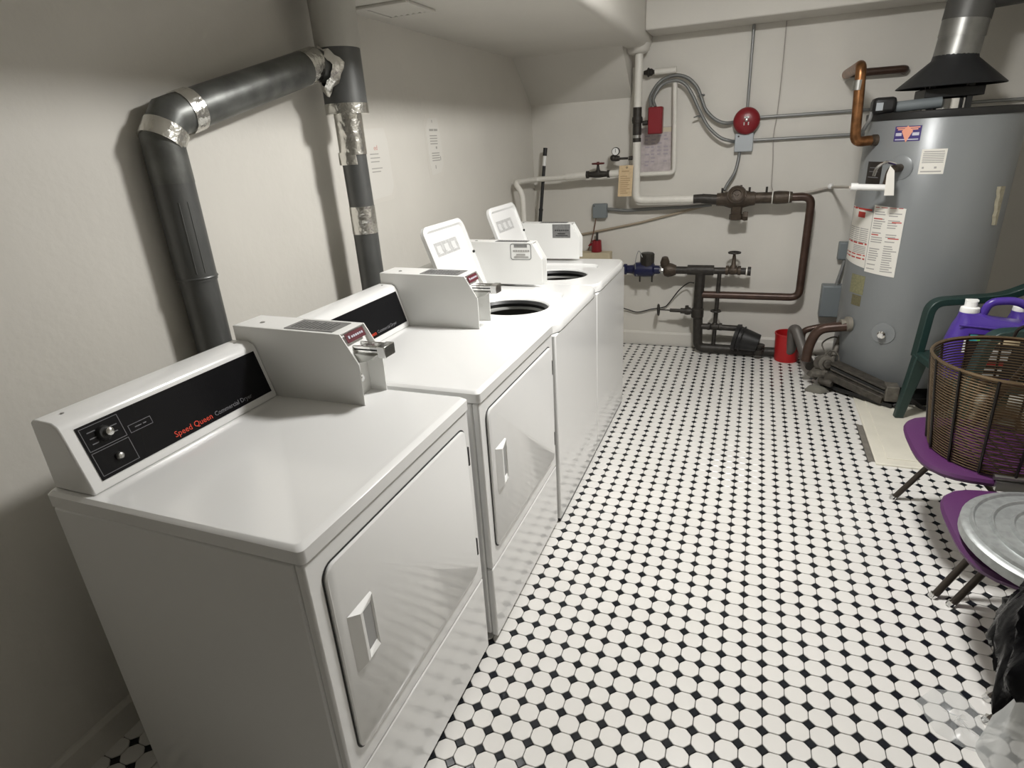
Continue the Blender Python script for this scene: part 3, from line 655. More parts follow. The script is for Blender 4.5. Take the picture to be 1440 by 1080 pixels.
# hanging inspection tag
t0, t1 = W(871,233,4.405), W(889,276,4.405)
tg = thing('inspection_tag', 'cream card tag hanging in front of the white riser', 'tag', ((t0.x+t1.x)/2, 4.405, t1.z))
sh = .012
obj('card', MB().add([(t0.x,4.404,t0.z),(t1.x+.004,4.404,t0.z),(t1.x-.004,4.404,t1.z),(t0.x-.010,4.404,t1.z),(t0.x,4.4055,t0.z),(t1.x+.004,4.4055,t0.z),(t1.x-.004,4.4055,t1.z),(t0.x-.010,4.4055,t1.z)], [(3,2,1,0),(4,5,6,7),(0,1,5,4),(1,2,6,5),(2,3,7,6),(3,0,4,7)]), tanm, tg, smooth=False, world=True)
M = frame(Vector((t0.x, 4.4039, t1.z)), (1,0,0), (0,0,1))
obj('card_print', quadbars(M, [(.018,.07,.165,.172)] + [(.008,.008+random.uniform(.04,.07),.02+.014*k,.026+.014*k) for k in range(9)], .0003), mat('tan_print', (.42,.29,.16), .6), tg, world=True)
obj('eyelet', MB().torus(((t0.x+t1.x)/2+.006,4.4037,t0.z-.014), (0,1,0), .005, .0016, 10, 5), blackm, tg, world=True)
obj('string', MB().tube([((t0.x+t1.x)/2+.006,4.403,t0.z-.012), (V3(885,224).x,4.43,g2.z+.008)], .0012, 5), whitecord, tg, world=True)

# brown check valve with pipe dropping to the manifold
zc = V3(1037,279).z
bv = thing('check_valve', 'brown cast iron check valve with its pipe dropping to the floor manifold', 'valve', (V3(1037,279).x, YP, zc))
xs = lambda px: V3(px, 280).x
obj('grooved_coupling', MB().tube([(xq-.004,YP,zel), (xs(988),YP,zel+.002)], .030, 14).tube([(xs(987),YP,zel+.002), (xs(1010),YP,zc-.006)], [.032,.034], 14), ironm, bv, world=True)
obj('flange', MB().tube([(xs(1008),YP,zc-.004), (xs(1011),YP,zc-.004)], .042, 16).tube([(xs(1056),YP,zc), (xs(1060),YP,zc)], .042, 16), brownm, bv, world=True)
xm = xs(1036)
obj('valve_body', MB().lathe([(.030,-.125),(.042,-.12),(.045,-.08),(.058,-.04),(.062,0),(.058,.04),(.046,.085),(.042,.115),(.030,.12)], (xm,YP,zc-.004), (1,0,0), 18), brownm, bv, world=True)
obj('cover_plate', MB().lathe([(.052,0),(.055,.012),(.046,.020),(.030,.022),(.026,.012),(.012,.012),(.010,.02)], (xm,YP-.045,zc+.026), (0,-1,.45), 18).torus((xm,YP-.05,zc+.03), (0,-1,.45), .056, .005, 20, 6), brownm, bv, world=True)
obj('drain_trim', MB().lathe([(.036,0),(.036,.05),(.044,.052),(.044,.085),(.034,.09)], (xm+.005,YP-.01,zc-.05), (0,0,-1), 8).lathe([(.028,0),(.034,.015),(.030,.035)], (xm+.045,YP-.01,zc-.115), (1,0,0), 6), brownm, bv, world=True)
for px in (1015, 1041, 1053, 1077):
    obj('stud', MB().tube([(xs(px),YP-.005,zc+.02), (xs(px),YP-.005,zc+(.085 if px==1041 else .07))], .007, 8), ironm, bv, world=True)
obj('outlet_pipe', MB().tube([(xs(1059),YP,zc), (xs(1086),YP,zc)], .036, 16), brownm, bv, world=True)
obj('outlet_coupling', MB().lathe([(.036,0),(.040,.005),(.042,.03),(.040,.075),(.034,.115)], (xs(1086)+.004,YP,zc), (1,0,0), 16), brownm, bv, world=True)
obj('white_ring', MB().tube([(xs(1085),YP,zc), (xs(1086),YP,zc)], .040, 16).tube([(xs(1109),YP,zc), (xs(1110)-.001,YP,zc)], .037, 16), whitepipe, bv, world=True)
xdn = V3(1138,300).x; zlow = V3(1050,416).z
obj('drop_pipe', MB().tube(fillet([(xs(1108),YP,zc), (xdn+.003,YP,zc), (xdn,YP,zlow), (V3(985,413).x,YP,zlow)], .055), .026, 14), rustm, bv, world=True)

# alarm bell, boxes and conduits
bc = W(1050,170,4.55)
ab = thing('alarm_bell', 'round red fire alarm bell on the back wall', 'bell', (bc.x, BY, bc.z-.083))
obj('gong', MB().lathe([(.080,0),(.083,.012),(.080,.030),(.065,.045),(.035,.053),(.001,.055)], (bc.x,BY-.045,bc.z), (0,-1,0), 32), redm, ab, world=True)
obj('back_box', MB().box(bc.x-.05, bc.x+.05, BY-.044, BY-.001, bc.z-.05, bc.z+.05), greybox, ab, bevel=.004, world=True)
obj('emblem', MB().lathe([(.010,.0),(.008,.004),(.001,.006)], (bc.x,BY-.1005,bc.z+.004), (0,-1,0), 14).box(bc.x-.014,bc.x+.014,BY-.104,BY-.0975,bc.z+.016,bc.z+.026).box(bc.x-.005,bc.x+.005,BY-.104,BY-.0975,bc.z+.01,bc.z+.02).box(bc.x-.016,bc.x-.010,BY-.103,BY-.094,bc.z-.026,bc.z-.008).box(bc.x+.010,bc.x+.016,BY-.103,BY-.094,bc.z-.026,bc.z-.008), steel, ab, world=True)
j0, j1 = W(1034,188,4.54), W(1058,213,4.54)
jb = thing('junction_box', 'pale grey junction box directly beneath the red bell', 'electrical box', ((j0.x+j1.x)/2, BY, j1.z))
obj('box', MB().box(j0.x, j1.x, 4.54, BY-.001, j1.z, j0.z), palebox, jb, bevel=.004, world=True)
obj('cover_plate', MB().box(j0.x+.003, j1.x-.003, 4.536, 4.5395, j1.z+.003, j0.z-.003), palebox, jb, bevel=.001, world=True)
obj('knockout', MB().lathe([(.006,0),(.006,.002)], (j0.x+.022,4.536,j0.z-.018), (0,-1,0), 10), darkprint, jb, world=True)
def pipe_run(name, label, pts, r, m, cat='conduit', seg=10, clips=()):
    q = [Vector(p) for p in pts]
    t = thing(name, label, cat, q[0])
    obj('tube', MB().tube(q, r, seg), m, t, world=True)
    for (c, d) in clips:
        c = Vector(c); obj('clip', MB().torus(c, d, r+.003, .004, 12, 6).sphere((c.x+.02, c.y+.01, c.z), .008, 8, 5), m, t, world=True)
    return t
ycn = 4.565
pipe_run('conduit_drop', 'straight grey conduit dropping from the beam to the red bell', [(W(1060,40,ycn).x,ycn,2.144), (W(1054,140,ycn).x-.008,ycn,bc.z+.065)], .0095, conduit)
zc1 = W(1082,164,ycn).z; zc2 = W(1062,197,ycn).z
pipe_run('wall_conduit', 'upper straight conduit running right from the red bell', [(bc.x+.052,ycn,zc1), (RX-.002,ycn,zc1+.004)], .0095, conduit)
pipe_run('wall_conduit', 'lower straight conduit running right from the pale junction box', [(j1.x+.002,ycn,zc2), (RX-.002,ycn,zc2+.004)], .0095, conduit)
yf = 4.53
fx = [W(913,153,4.46), W(915,135,4.48), W(928,115,yf), W(948,106,yf), W(966,109,yf), W(980,122,yf), W(987,140,yf), W(993,155,yf), W(1006,168,yf), W(1020,173,yf), W(1034,171,4.56)]
fx[0] = Vector((fs0.x+.012, 4.445, fs0.z+.001)); fx[-1] = Vector((bc.x-.056, 4.565, W(1036,171,4.56).z))
pipe_run('flexible_conduit', 'upper grey flexible conduit arching from the flow switch to the bell', spline(fx), .011, flexm, clips=((W(985,134,yf), (.3,0,-1)),))
yf2 = 4.505
fx = [W(917,153,4.46), W(919,139,4.48), W(930,120,yf2), W(948,113,yf2), W(963,118,yf2), W(974,134,yf2), W(984,156,yf2), W(996,178,yf2), W(1012,193,yf2), W(1026,198,yf2), W(1036,199,4.56)]
fx[0] = Vector((fs0.x+.040, 4.445, fs0.z+.001)); fx[-1] = Vector((j0.x-.002, 4.562, W(1036,199,4.56).z))
pipe_run('flexible_conduit', 'lower grey flexible conduit arching from the flow switch to the junction box', spline(fx), .011, flexm, clips=((W(979,164,yf2), (.3,0,-1)),))
e0 = (W(1040,214,4.56).x, 4.562, j1.z-.002)
pipe_run('flexible_conduit', 'short flexible conduit from the junction box down to the check valve', spline([e0, W(1038,226,4.545), W(1033,243,4.53), W(1023,259,4.52), (xs(1017),4.50,zc+.05)]), .011, flexm)
pipe_run('hanging_cord', 'thin pale cord hanging down the back wall to the brown pipe', spline([(W(1106,33,4.575).x,4.575,2.143), W(1100,100,4.578), W(1093,160,4.578), W(1088,190,4.578), W(1087,225,4.57), (W(1085,260,4.5).x,4.50,W(1085,258,4.5).z), (xs(1085),YP-.01,zc+.047)]), .0035, whitecord, 'cord', 6)
# small grey box with cable and the tan pipe at the left
k0, k1 = W(833,287,4.54), W(853,307,4.54)
kb_ = thing('junction_box', 'small dark grey junction box above the farthest washer', 'electrical box', ((k0.x+k1.x)/2, BY, k1.z))
obj('box', MB().box(k0.x, k1.x, 4.54, BY-.001, k1.z, k0.z), greybox, kb_, bevel=.008, world=True)
obj('cover_plate', MB().box(k0.x+.004, k1.x-.004, 4.535, 4.5395, k1.z+.004, k0.z-.004), greybox, kb_, bevel=.002, world=True)
obj('screw', MB().lathe([(.005,0),(.004,.002)], (k0.x+.015,4.535,k0.z-.014), (0,-1,0), 10), seamm, kb_, world=True)
zk = W(860,294,4.555).z
pipe_run('flexible_conduit', 'dark flexible conduit running from the small grey box toward the check valve', spline([(k1.x+.002,4.562,zk), W(880,296,4.555), W(910,294,4.55), W(945,292,4.54), W(980,290,4.53), (xs(1000),4.52,zc-.045)]), .012, flexm)
pipe_run('copper_tube', 'thin painted copper tube rising diagonally across the back wall', [W(816,330,4.57), W(900,313,4.573), W(990,290,4.573), W(1020,281,4.573)], .008, mat('painted_tube', (.36,.30,.22), .5), 'pipe')
pipe_run('copper_tube', 'thin white painted tube running from the brown pipe to the heater', [W(1100,275,4.565), W(1135,271,4.565), W(1168,263,4.56)], .0085, mat('painted_tube_pale', (.46,.42,.37), .5), 'pipe')
# board and red plug behind the washer
b0, b1 = W(818,354,4.53), W(858,362,4.53)
tag(obj('wooden_board', MB().prism([(W(812,354,4.5).x-.1, .02), (W(858,354,4.5).x, .02), (W(858,354,4.5).x, b0.z-.0), (W(812,354,4.5).x-.1, b0.z)], 4.48, 4.575, 'y'), woodm, bevel=.003, origin=(.45,4.53,.02)), 'cream wooden board standing behind the farthest washer', 'board')
r0 = W(831,338,4.53); r1 = W(847,353,4.53)
rp = thing('red_cup', 'small red plastic cup with a stick on the board behind the washer', 'cup', ((r0.x+r1.x)/2, 4.53, b0.z))
rcx = (r0.x+r1.x)/2
obj('cup', MB().lathe([(.034,0),(.040,.002),(.036,r0.z-b0.z),(.031,r0.z-b0.z),(.03,.02)], (rcx,4.53,b0.z+.0005), (0,0,1), 14), redm, rp, world=True)
obj('spout', MB().prism([(rcx-.066,b0.z+.045),(rcx-.03,b0.z+.05),(rcx-.03,b0.z+.068),(rcx-.05,b0.z+.064)], 4.515, 4.545, 'y'), redm, rp, world=True)
obj('stick', MB().tube([(rcx+.002,4.53,b0.z+.022), (rcx+.004,4.53,W(840,327,4.53).z)], .010, 8), ironm, rp, world=True)
pipe_run('hanging_cord', 'thin reddish brown cord hanging from the small grey box', spline([(W(838,309,4.55).x,4.555,k1.z-.001), W(836,320,4.55), W(832,338,4.55), W(827,352,4.55)]), .004, orangecord, 'cord', 6)
# broom handle
h0, h1 = W(767,208,4.50), W(759,320,4.44)
bh = thing('broom_handle', 'black broom handle with a white band leaning in the back corner', 'broom', W(759,320,4.42))
dirb = (h1-h0).normalized(); hb = h0 + dirb*1.42
pts = lambda a, b: [h0+dirb*a, h0+dirb*b]
obj('grip', MB().tube(pts(0,.055), .0155, 12), blackm, bh, world=True)
obj('white_band', MB().tube(pts(.054,.125), .0125, 12), whitep, bh, world=True)
obj('pole', MB().tube(pts(.124,.44), .0125, 12).tube(pts(.43,.445), .0165, 12).tube(pts(.445,.80), [.0145,.0145], 12), blackm, bh, world=True)

# ------------------------------------------------------------------ lower manifold by the floor
zm = V3(965,380).z; xA, xB = V3(878,380).x, V3(1056,380).x
mf = thing('pipe_manifold', 'dark iron water manifold with blue meter low on the back wall', 'pipe', (V3(985,440).x, YP, 0.03))
xt = V3(984,400).x
obj('meter_body', MB().lathe([(.028,-.16),(.040,-.155),(.040,-.135),(.030,-.13),(.034,-.085),(.052,-.07),(.055,0),(.052,.06),(.034,.07),(.030,.115)], (V3(907,379).x,YP,zm), (1,0,0), 16), bluem, mf, world=True)
mb_ = obj('meter_register', MB().lathe([(.046,.03),(.050,.04),(.052,.115),(.046,.122),(.001,.124)], (V3(910,372).x,YP,zm), (0,0,1), 8), ironm, mf, world=True)
obj('seal_wire', MB().tube(spline([(V3(897,385).x,YP-.04,zm-.04), (V3(895,365).x,YP-.05,zm+.05), (V3(899,352).x,YP-.03,zm+.14), (V3(905,360).x,YP-.05,zm+.1)]), .003, 6), conduit, mf, world=True)
obj('meter_bolt', MB().tube([(V3(901,380).x,YP-.03,zm-.03), (V3(901,380).x,YP-.03,zm-.085)], .006, 8), ironm, mf, world=True)
obj('meter_bolt', MB().tube([(V3(918,380).x,YP-.03,zm-.03), (V3(918,380).x,YP-.03,zm-.085)], .006, 8), ironm, mf, world=True)
obj('steel_nut', MB().lathe([(.030,0),(.033,.005),(.033,.03),(.030,.035)], (V3(927,380).x,YP,zm), (1,0,0), 6), steel, mf, world=True)
obj('check_body', MB().lathe([(.03,0),(.045,.01),(.052,.035),(.045,.065),(.034,.09)], (V3(933,380).x,YP,zm), (1,0,0), 14).lathe([(.030,0),(.034,.04),(.022,.075)], (V3(935,375).x,YP,zm+.02), (0,-.2,1), 10), brownm, mf, world=True)
obj('header_pipe', MB().tube([(V3(945,380).x,YP,zm), (xt-.085,YP,zm)], .027, 14).tube([(xt+.085,YP,zm), (V3(1052,380).x,YP,zm)], .024, 14), ironm, mf, world=True)
obj('tee', MB().tube([(xt-.09,YP,zm+.003), (xt+.09,YP,zm+.003)], .036, 16).tube([(xt,YP,zm), (xt,YP,zm-.085)], .034, 16), ironm, mf, world=True)
zbot = .045; xk = V3(980,470).x
obj('down_pipe', MB().tube(fillet([(xt,YP,zm-.07), (xt-.003,YP,zm-.25), (xk+.01,YP,zbot), (V3(1108,496).x,YP,zbot)], .05), .034, 16), ironm, mf, world=True)
obj('union', MB().lathe([(.038,-.035),(.044,-.03),(.044,.03),(.038,.035)], (xt-.004,YP,V3(984,440).z), (0,0,1), 16), ironm, mf, world=True)
xsg = V3(1031,380).x
obj('end_ring', MB().tube([(V3(1049,381).x,YP,zm), (V3(1051,381).x,YP,zm)], .030, 14), whitepipe, mf, world=True)
obj('end_cap', MB().tube([(V3(1051,381).x+.001,YP,zm), (V3(1056,381).x,YP,zm)], .031, 14), ironm, mf, world=True)
gate_valve(mf, (xsg,YP,zm+.004), (1,0,0), .10, .026, brownm, ironm, .038, V3(1031,356).z-zm)
xth = V3(1010,400).x
obj('bypass_pipe', MB().tube([(xth+.004,YP-.005,zm-.01), (xth-.004,YP-.005,.06)], .015, 10), ironm, mf, world=True)
gate_valve(mf, (xth-.003,YP-.005,V3(1007,459).z), (1,0,0), .10, .022, ironm, ironm, .034, V3(1007,437).z-V3(1007,459).z)
zs = V3(960,437).z
obj('side_branch', MB().tube([(xt,YP,zs), (V3(957,437).x,YP,zs)], .021, 12).lathe([(.026,-.02),(.030,0),(.026,.02)], (V3(967,437).x,YP,zs), (1,0,0), 10).tube([(V3(966,437).x,YP,zs), (V3(966,430).x,YP,zs+.04)], .013, 8).tube([(V3(957,437).x,YP,zs), (V3(942,437).x,YP,zs)], .013, 10), ironm, mf, world=True)
obj('side_stem', MB().tube([(V3(942,436).x,YP,zs), (V3(926,436).x,YP,zs+.002)], .005, 8), ironm, mf, world=True)
xh = V3(926,436).x
mbh = MB().torus((xh,YP,zs), (1,0,.06), .040, .006, 18, 6).tube([(xh,YP-.04,zs),(xh,YP+.04,zs)], .005, 6).tube([(xh,YP,zs-.04),(xh,YP,zs+.04)], .005, 6)
obj('hand_wheel', mbh, ironm, mf, world=True)
zq = V3(1020,461).z
obj('lower_branch', MB().tube([(xt,YP,zq+.004), (V3(1042,462).x,YP,zq)], .022, 12), ironm, mf, world=True)
pipe_run('thin_cable', 'thin black cable sagging between the washer and the manifold', spline([(V3(976,397).x,YP-.02,V3(976,397).z), W(968,398,4.5), W(955,408,4.53), W(940,427,4.56), W(933,432,4.57), W(915,435,4.57), W(897,439,4.57), W(885,436,4.57), W(872,432,4.55)]), .0045, cordm, 'cable', 6)

# black drain cone and red bucket
kc = W(1040,476,4.42)
bk = thing('black_drain_cone', 'black ribbed funnel-shaped drain fitting lying at the manifold', 'drain fitting', (kc.x+.05, 4.42, .03))
ax_ = Vector((1,-.15,-.20)).normalized()
cst = Vector((W(1032,470,4.42).x, 4.42, W(1032,473,4.42).z))
obj('shell', MB().lathe([(.050,0),(.092,.004),(.098,.03),(.085,.035),(.075,.10),(.062,.175),(.001,.180)], cst, ax_, 20), blackm, bk, world=True)
obj('rib', MB().torus(cst+ax_*.06, ax_, .086, .006, 20, 6), blackm, bk, world=True)
vcap = W(1067,489,4.40)
obj('side_valve', MB().lathe([(.030,0),(.034,.03),(.024,.035),(.024,.05),(.038,.055),(.038,.07)], (vcap.x,4.39,.045), (0,0,1), 12), ironm, bk, world=True)
rbk = FL(1107,503,0.0)
rb_ = thing('red_bucket', 'small red plastic bucket on the floor behind the curved pipe', 'bucket', (W(1108,480,4.42).x, 4.42, 0.004))
bx = W(1108,480,4.42).x
obj('shell', MB().lathe([(.075,0),(.078,.002),(.088,.19),(.092,.192),(.092,.20),(.084,.20),(.074,.01)], (bx,4.42,.0045), (0,0,1), 24), redbright, rb_, world=True)

# ------------------------------------------------------------------ water heater
HC, HR, HB, HT = Vector((2.507, 4.140, 0)), 0.36, 0.10, 1.553
ht = thing('water_heater', 'tall grey cylindrical water heater with a black draft hood', 'water heater', (HC.x, HC.y, 0.02))
def cyl(px, py, r=None):
    """where a photo pixel's ray meets the heater jacket: angle and height"""
    r = r or HR; d = ray(px, py); ox, oy = CAM.x-HC.x, CAM.y-HC.y
    a = d.x*d.x+d.y*d.y; b = 2*(ox*d.x+oy*d.y); c = ox*ox+oy*oy-r*r
    disc = max(b*b-4*a*c, 0); t = (-b-math.sqrt(disc))/(2*a); p = CAM+d*t
    return math.atan2(p.y-HC.y, p.x-HC.x), p.z
def cp(a, z, r): return Vector((HC.x+r*math.cos(a), HC.y+r*math.sin(a), z))
def patch(a0, a1, z0, z1, r, t=.0015, n=8, shear=0.0):
    L = []
    for k in range(n+1):
        a = a0+(a1-a0)*k/n; dz = shear*k/n
        L.append([cp(a,z0+dz,r), cp(a,z1+dz,r), cp(a,z1+dz,r+t), cp(a,z0+dz,r+t)])
    return MB().loops(L, True, True, True)
obj('jacket', MB().lathe([(HR-.004,HB),(HR,HB+.006),(HR,HT-.006),(HR-.004,HT)], HC, (0,0,1), 72), heaterm, ht, world=True)
obj('top_lid', MB().lathe([(HR+.004,HT-.012),(HR+.006,HT-.004),(HR+.006,HT+.020),(HR+.001,HT+.024),(.001,HT+.028)], HC, (0,0,1), 72), blackm, ht, world=True)
obj('base_ring', MB().lathe([(HR-.03,.021),(HR-.03,HB),(.01,HB)], HC, (0,0,1), 48), blackm, ht, world=True)
obj('drip_pan', MB().lathe([(HR+.05,.0195),(HR+.055,.021),(HR+.062,.062),(HR+.058,.062),(HR+.050,.026),(.01,.024)], HC, (0,0,1), 56, False), blackm, ht, world=True)
obj('flue_collar', MB().lathe([(.105,HT+.027),(.105,HT+.075),(.098,HT+.08)], HC, (0,0,1), 32), chrome, ht, world=True)
zb_ = HT+.135
for a in (.6, 2.2, 3.9, 5.3):
    p = HC+Vector((math.cos(a)*.13, math.sin(a)*.13, 0))
    obj('hood_leg', MB().box(p.x-.012, p.x+.012, p.y-.012, p.y+.012, HT+.027, zb_+.03), blackm, ht, world=True)
obj('damper_box', MB().box(HC.x-.13, HC.x+.13, HC.y-.13, HC.y+.13, HT+.082, HT+.128), blackm, ht, bevel=.004, world=True)
hood = obj('draft_hood', MB().lathe([(.245,zb_),(.247,zb_+.004),(.105,zb_+.128),(.100,zb_+.150),(.096,zb_+.150),(.100,zb_+.124),(.240,zb_+.002)], HC, (0,0,1), 40, False), hoodm, ht, world=True)
zp = zb_+.145
ventm = mat('dull_vent_metal', (.30,.30,.285), .38, .8, var=.3, vscale=10)
obj('vent_pipe', MB().tube([(HC.x,HC.y,zp-.01), (HC.x+.01,HC.y,zp+.09)], .101, 28), ventm, ht, world=True)
obj('vent_pipe_joint', MB().tube([(HC.x+.01,HC.y,zp+.085), (HC.x+.016,HC.y,zp+.165)], .104, 28), ventm, ht, world=True)
obj('vent_elbow', MB().tube(fillet([(HC.x+.016,HC.y,zp+.16), (HC.x+.03,HC.y,zp+.30), (RX-.001,HC.y,zp+.34)], .13, 6), .106, 28), mat('dark_vent_metal', (.11,.11,.105), .5, .6), ht, world=True)
# damper motor and arm
dm = W(1240,146,HC.y-.10)
obj('damper_motor', MB().box(dm.x-.05, dm.x+.06, HC.y-.18, HC.y-.06, dm.z-.050, dm.z+.030), blackm, ht, bevel=.02, world=True)
obj('motor_plate', MB().box(dm.x-.036, dm.x-.004, HC.y-.184, HC.y-.1805, dm.z-.034, dm.z+.004), palebox, ht, world=True)
obj('damper_arm', MB().tube([(dm.x+.055,HC.y-.12,dm.z-.022), (HC.x-.05,HC.y-.12,dm.z-.012)], .028, 14), greybox, ht, world=True)
obj('motor_cable', MB().tube(spline([(dm.x-.045,HC.y-.13,dm.z-.04), W(1222,170,HC.y-.14), W(1211,188,HC.y-.1), W(1208,198,HC.y-.05)]), .010, 8), conduit, ht, world=True)
# plates and printed labels
def lab(name, px0, py0, px1, py1, m, r=HR+.0004, t=.0012, shear=0.0):
    a0, z1 = cyl(px0, py0); a1, _ = cyl(px1, py0); _, z0 = cyl(px0, py1)
    return a0, a1, z0, z1, obj(name, patch(a0, a1, z0, z1, r, t, 8, shear), m, ht, world=True)
def bars_on(lb, name, rects, m):
    a0, a1, z0, z1, o = lb; mb = MB()
    for u0, u1, v0, v1 in rects:
        q = patch(a0+(a1-a0)*u0, a0+(a1-a0)*u1, z0+(z1-z0)*v0, z0+(z1-z0)*v1, HR+.0017, .0006, 4); mb.add(q.v, q.f)
    r_ = obj(name, mb, m, o, world=True, smooth=False); r_['kind'] = 'stuff'; return r_
b1_ = lab('blue_label', 1260, 178, 1297, 199, navyl)
bars_on(b1_, 'label_print', [(.06,.94,.86,.94),(.12,.88,.74,.82)], salmon)
a0_, a1_, z0_, z1_, o_ = b1_
dmb_ = MB(); am, zmid = (a0_+a1_)/2, (z0_+z1_)/2
dmb_.add([cp(am,zmid+.038,HR+.0024), cp(am+.075,zmid+.012,HR+.0024), cp(am,zmid-.042,HR+.0024), cp(am-.075,zmid+.012,HR+.0024)], [(0,1,2,3)])
obj('diamond', dmb_, salmon, o_, world=True, smooth=False)
bars_on(b1_, 'label_print_pale', [(.06,.30,.36,.56),(.70,.94,.36,.56),(.06,.94,.08,.15)], palepr)
b2_ = lab('white_label', 1297, 210, 1333, 245, paperm)
bars_on(b2_, 'label_print', [(.1,.9,.88,.92)] + [(.08,.92,.80-.07*k,.835-.07*k) for k in range(6)] + [(.12,.2,.22,.30),(.6,.7,.22,.30),(.08,.9,.08,.13)], midprint)
b3_ = lab('black_label', 1222, 227, 1242, 259, brownl)
bars_on(b3_, 'label_print', [(.2,.8,.55,.58),(.15,.85,.30,.33),(.2,.7,.72,.75)], greyprint)
b4_ = lab('warning_label', 1202, 288, 1230, 368, paperm, shear=-.022)
bars_on(b4_, 'label_print', [(.06,.94,.62-.035*k,.635-.035*k) for k in range(8)] + [(.45,.94,.30-.03*k,.313-.03*k) for k in range(5)], midprint)
bars_on(b4_, 'label_red', [(.04,.96,.955,.985),(.04,.96,.345,.372),(.04,.96,.075,.10),(.04,.96,.14,.16),(.45,.75,.82,.92)], redprint)
b5_ = lab('instruction_sheet', 1231, 288, 1276, 384, paperm, r=HR+.0018, shear=-.012)
a0_, a1_, z0_, z1_, o_ = b5_
rl = []
for c in (0, 1):
    for k in range(26):
        if random.random() < .85:
            rl.append((.06+.48*c, .06+.48*c+random.uniform(.25,.40), .05+.034*k, .065+.034*k))
mb = MB()
for u0,u1,v0,v1 in rl:
    q = patch(a0_+(a1_-a0_)*u0, a0_+(a1_-a0_)*u1, z0_+(z1_-z0_)*v0-.012*u0, z0_+(z1_-z0_)*v1-.012*u0, HR+.0032, .0004, 3); mb.add(q.v, q.f)
obj('label_print', mb, midprint, o_, world=True, smooth=False)['kind'] = 'stuff'
mb = MB()
for u0,u1,v0,v1 in [(.05,.35,.80,.815),(.66,.94,.78,.795),(.05,.30,.565,.58),(.62,.94,.545,.56),(.05,.92,.965,.975)]:
    q = patch(a0_+(a1_-a0_)*u0, a0_+(a1_-a0_)*u1, z0_+(z1_-z0_)*v0-.012*u0, z0_+(z1_-z0_)*v1-.012*u0, HR+.0032, .0005, 3); mb.add(q.v, q.f)
obj('label_red', mb, redprint, o_, world=True, smooth=False)
lab('olive_plate', 1199, 384, 1218, 411, olivel); lab('olive_plate', 1199, 413, 1212, 428, mat('dark_olive_label', (.16,.145,.08), .5, var=.3, vscale=80))
a_, z_ = cyl(1242, 469)
dr = cp(a_, z_, HR); nrm_ = Vector((math.cos(a_), math.sin(a_), 0))
obj('drain_escutcheon', MB().lathe([(.062,0),(.060,.003),(.01,.004)], dr+nrm_*.0003, nrm_, 24), heaterm, ht, world=True)
obj('drain_valve', MB().lathe([(.012,0),(.012,.02),(.020,.022),(.022,.034),(.014,.038),(.014,.048)], dr+nrm_*.002, nrm_, 12), chrome, ht, world=True)
# torn insulation patch at the right side
a_, z_ = cyl(1407, 262); a2_, z2_ = cyl(1402, 315)
pm = MB(); L = []
for k in range(9):
    f = k/8; z = z_+(z2_-z_)*f; wd = .11*(1-.55*f)+.012*math.sin(k*2.3)
    L.append([cp(a_-wd+.04,z,HR+.001), cp(a_+.05,z,HR+.001), cp(a_+.04,z,HR+.016), cp(a_-wd+.06,z,HR+.014)])
obj('torn_insulation', pm.loops(L), insul, ht, world=True)
# copper connection at upper left of the heater
ao, zo = cyl(1232, 197); po = cp(ao, zo, HR); no = Vector((math.cos(ao), math.sin(ao), 0))
yc_ = po.y - .05
cE, cTop = W(1197,193,yc_), W(1203,92,yc_)
cpn = thing('copper_pipe', 'aged copper pipe rising from the heater and turning into the wall', 'pipe', po)
obj('heater_fitting', MB().lathe([(.030,-.002),(.030,.02),(.024,.022),(.024,.05)], po, (no+Vector((-.8,-.2,0))).normalized(), 14), brownm, cpn, world=True)
xe = W(1203,150,yc_)
p1 = po+Vector((-.03,-.02,0))
obj('riser', MB().tube(fillet([p1, Vector((cE.x+.02, yc_, zo-.004)), Vector((xe.x,yc_,cTop.z)), Vector((xe.x+.0,BY-.03,cTop.z))], .05), .0265, 14), copper, cpn, world=True)
zt_ = cTop.z-.01
xw0, xw1 = W(1203,100,BY-.04).x, W(1272,100,BY-.04).x
xw0 = xe.x
obj('wall_run', MB().tube(fillet([(xw0,BY-.06,cTop.z), (xw1+.0,BY-.06,cTop.z+.0), (xw1+.005,BY-.002,cTop.z-.005)], .03), .022, 12), rustm, cpn, world=True)
zs0, zs1 = W(1205,122,yc_).z, W(1203,112,yc_).z
obj('silver_joint', MB().tube([(xe.x+.0004,yc_,W(1203,127,yc_).z), (xe.x+.0004,yc_,W(1203,113,yc_).z)], .0275, 14), steel, cpn, world=True)
obj('wall_flange', MB().lathe([(.035,0),(.033,.006),(.026,.010)], (xe.x,BY-.0015,cTop.z), (0,-1,0), 16), whitepipe, cpn, world=True)
# relief valve, white discharge pipe, tag
ar, zr = cyl(1266, 236); pr_ = cp(ar, zr, HR); nr_ = Vector((math.cos(ar), math.sin(ar), 0))
rv = thing('relief_valve', 'relief valve with a white discharge pipe and paper tag on the heater', 'valve', pr_)
obj('escutcheon', MB().lathe([(.062,0),(.058,.003),(.01,.004)], pr_+nr_*.0005, nr_, 20), heaterm, rv, world=True)
obj('valve_body', MB().tube(fillet([pr_+nr_*.002, pr_+nr_*.09, pr_+nr_*.09+Vector((-.01,0,-.09))], .03), .020, 12), brownm, rv, world=True)
obj('lever', MB().tube(spline([pr_+nr_*.10+Vector((.02,0,.025)), pr_+nr_*.115+Vector((-.015,0,.035)), pr_+nr_*.12+Vector((-.05,0,.01)), pr_+nr_*.12+Vector((-.06,0,-.03))]), .008, 8), chrome, rv, world=True)
yt = pr_.y-.10
zpv = W(1220,264,yt).z
obj('discharge_pipe', MB().tube([(W(1255,264,yt).x,yt,zpv-.004), (W(1200,264,yt).x,yt,zpv+.006)], .016, 12), whitep, rv, world=True)
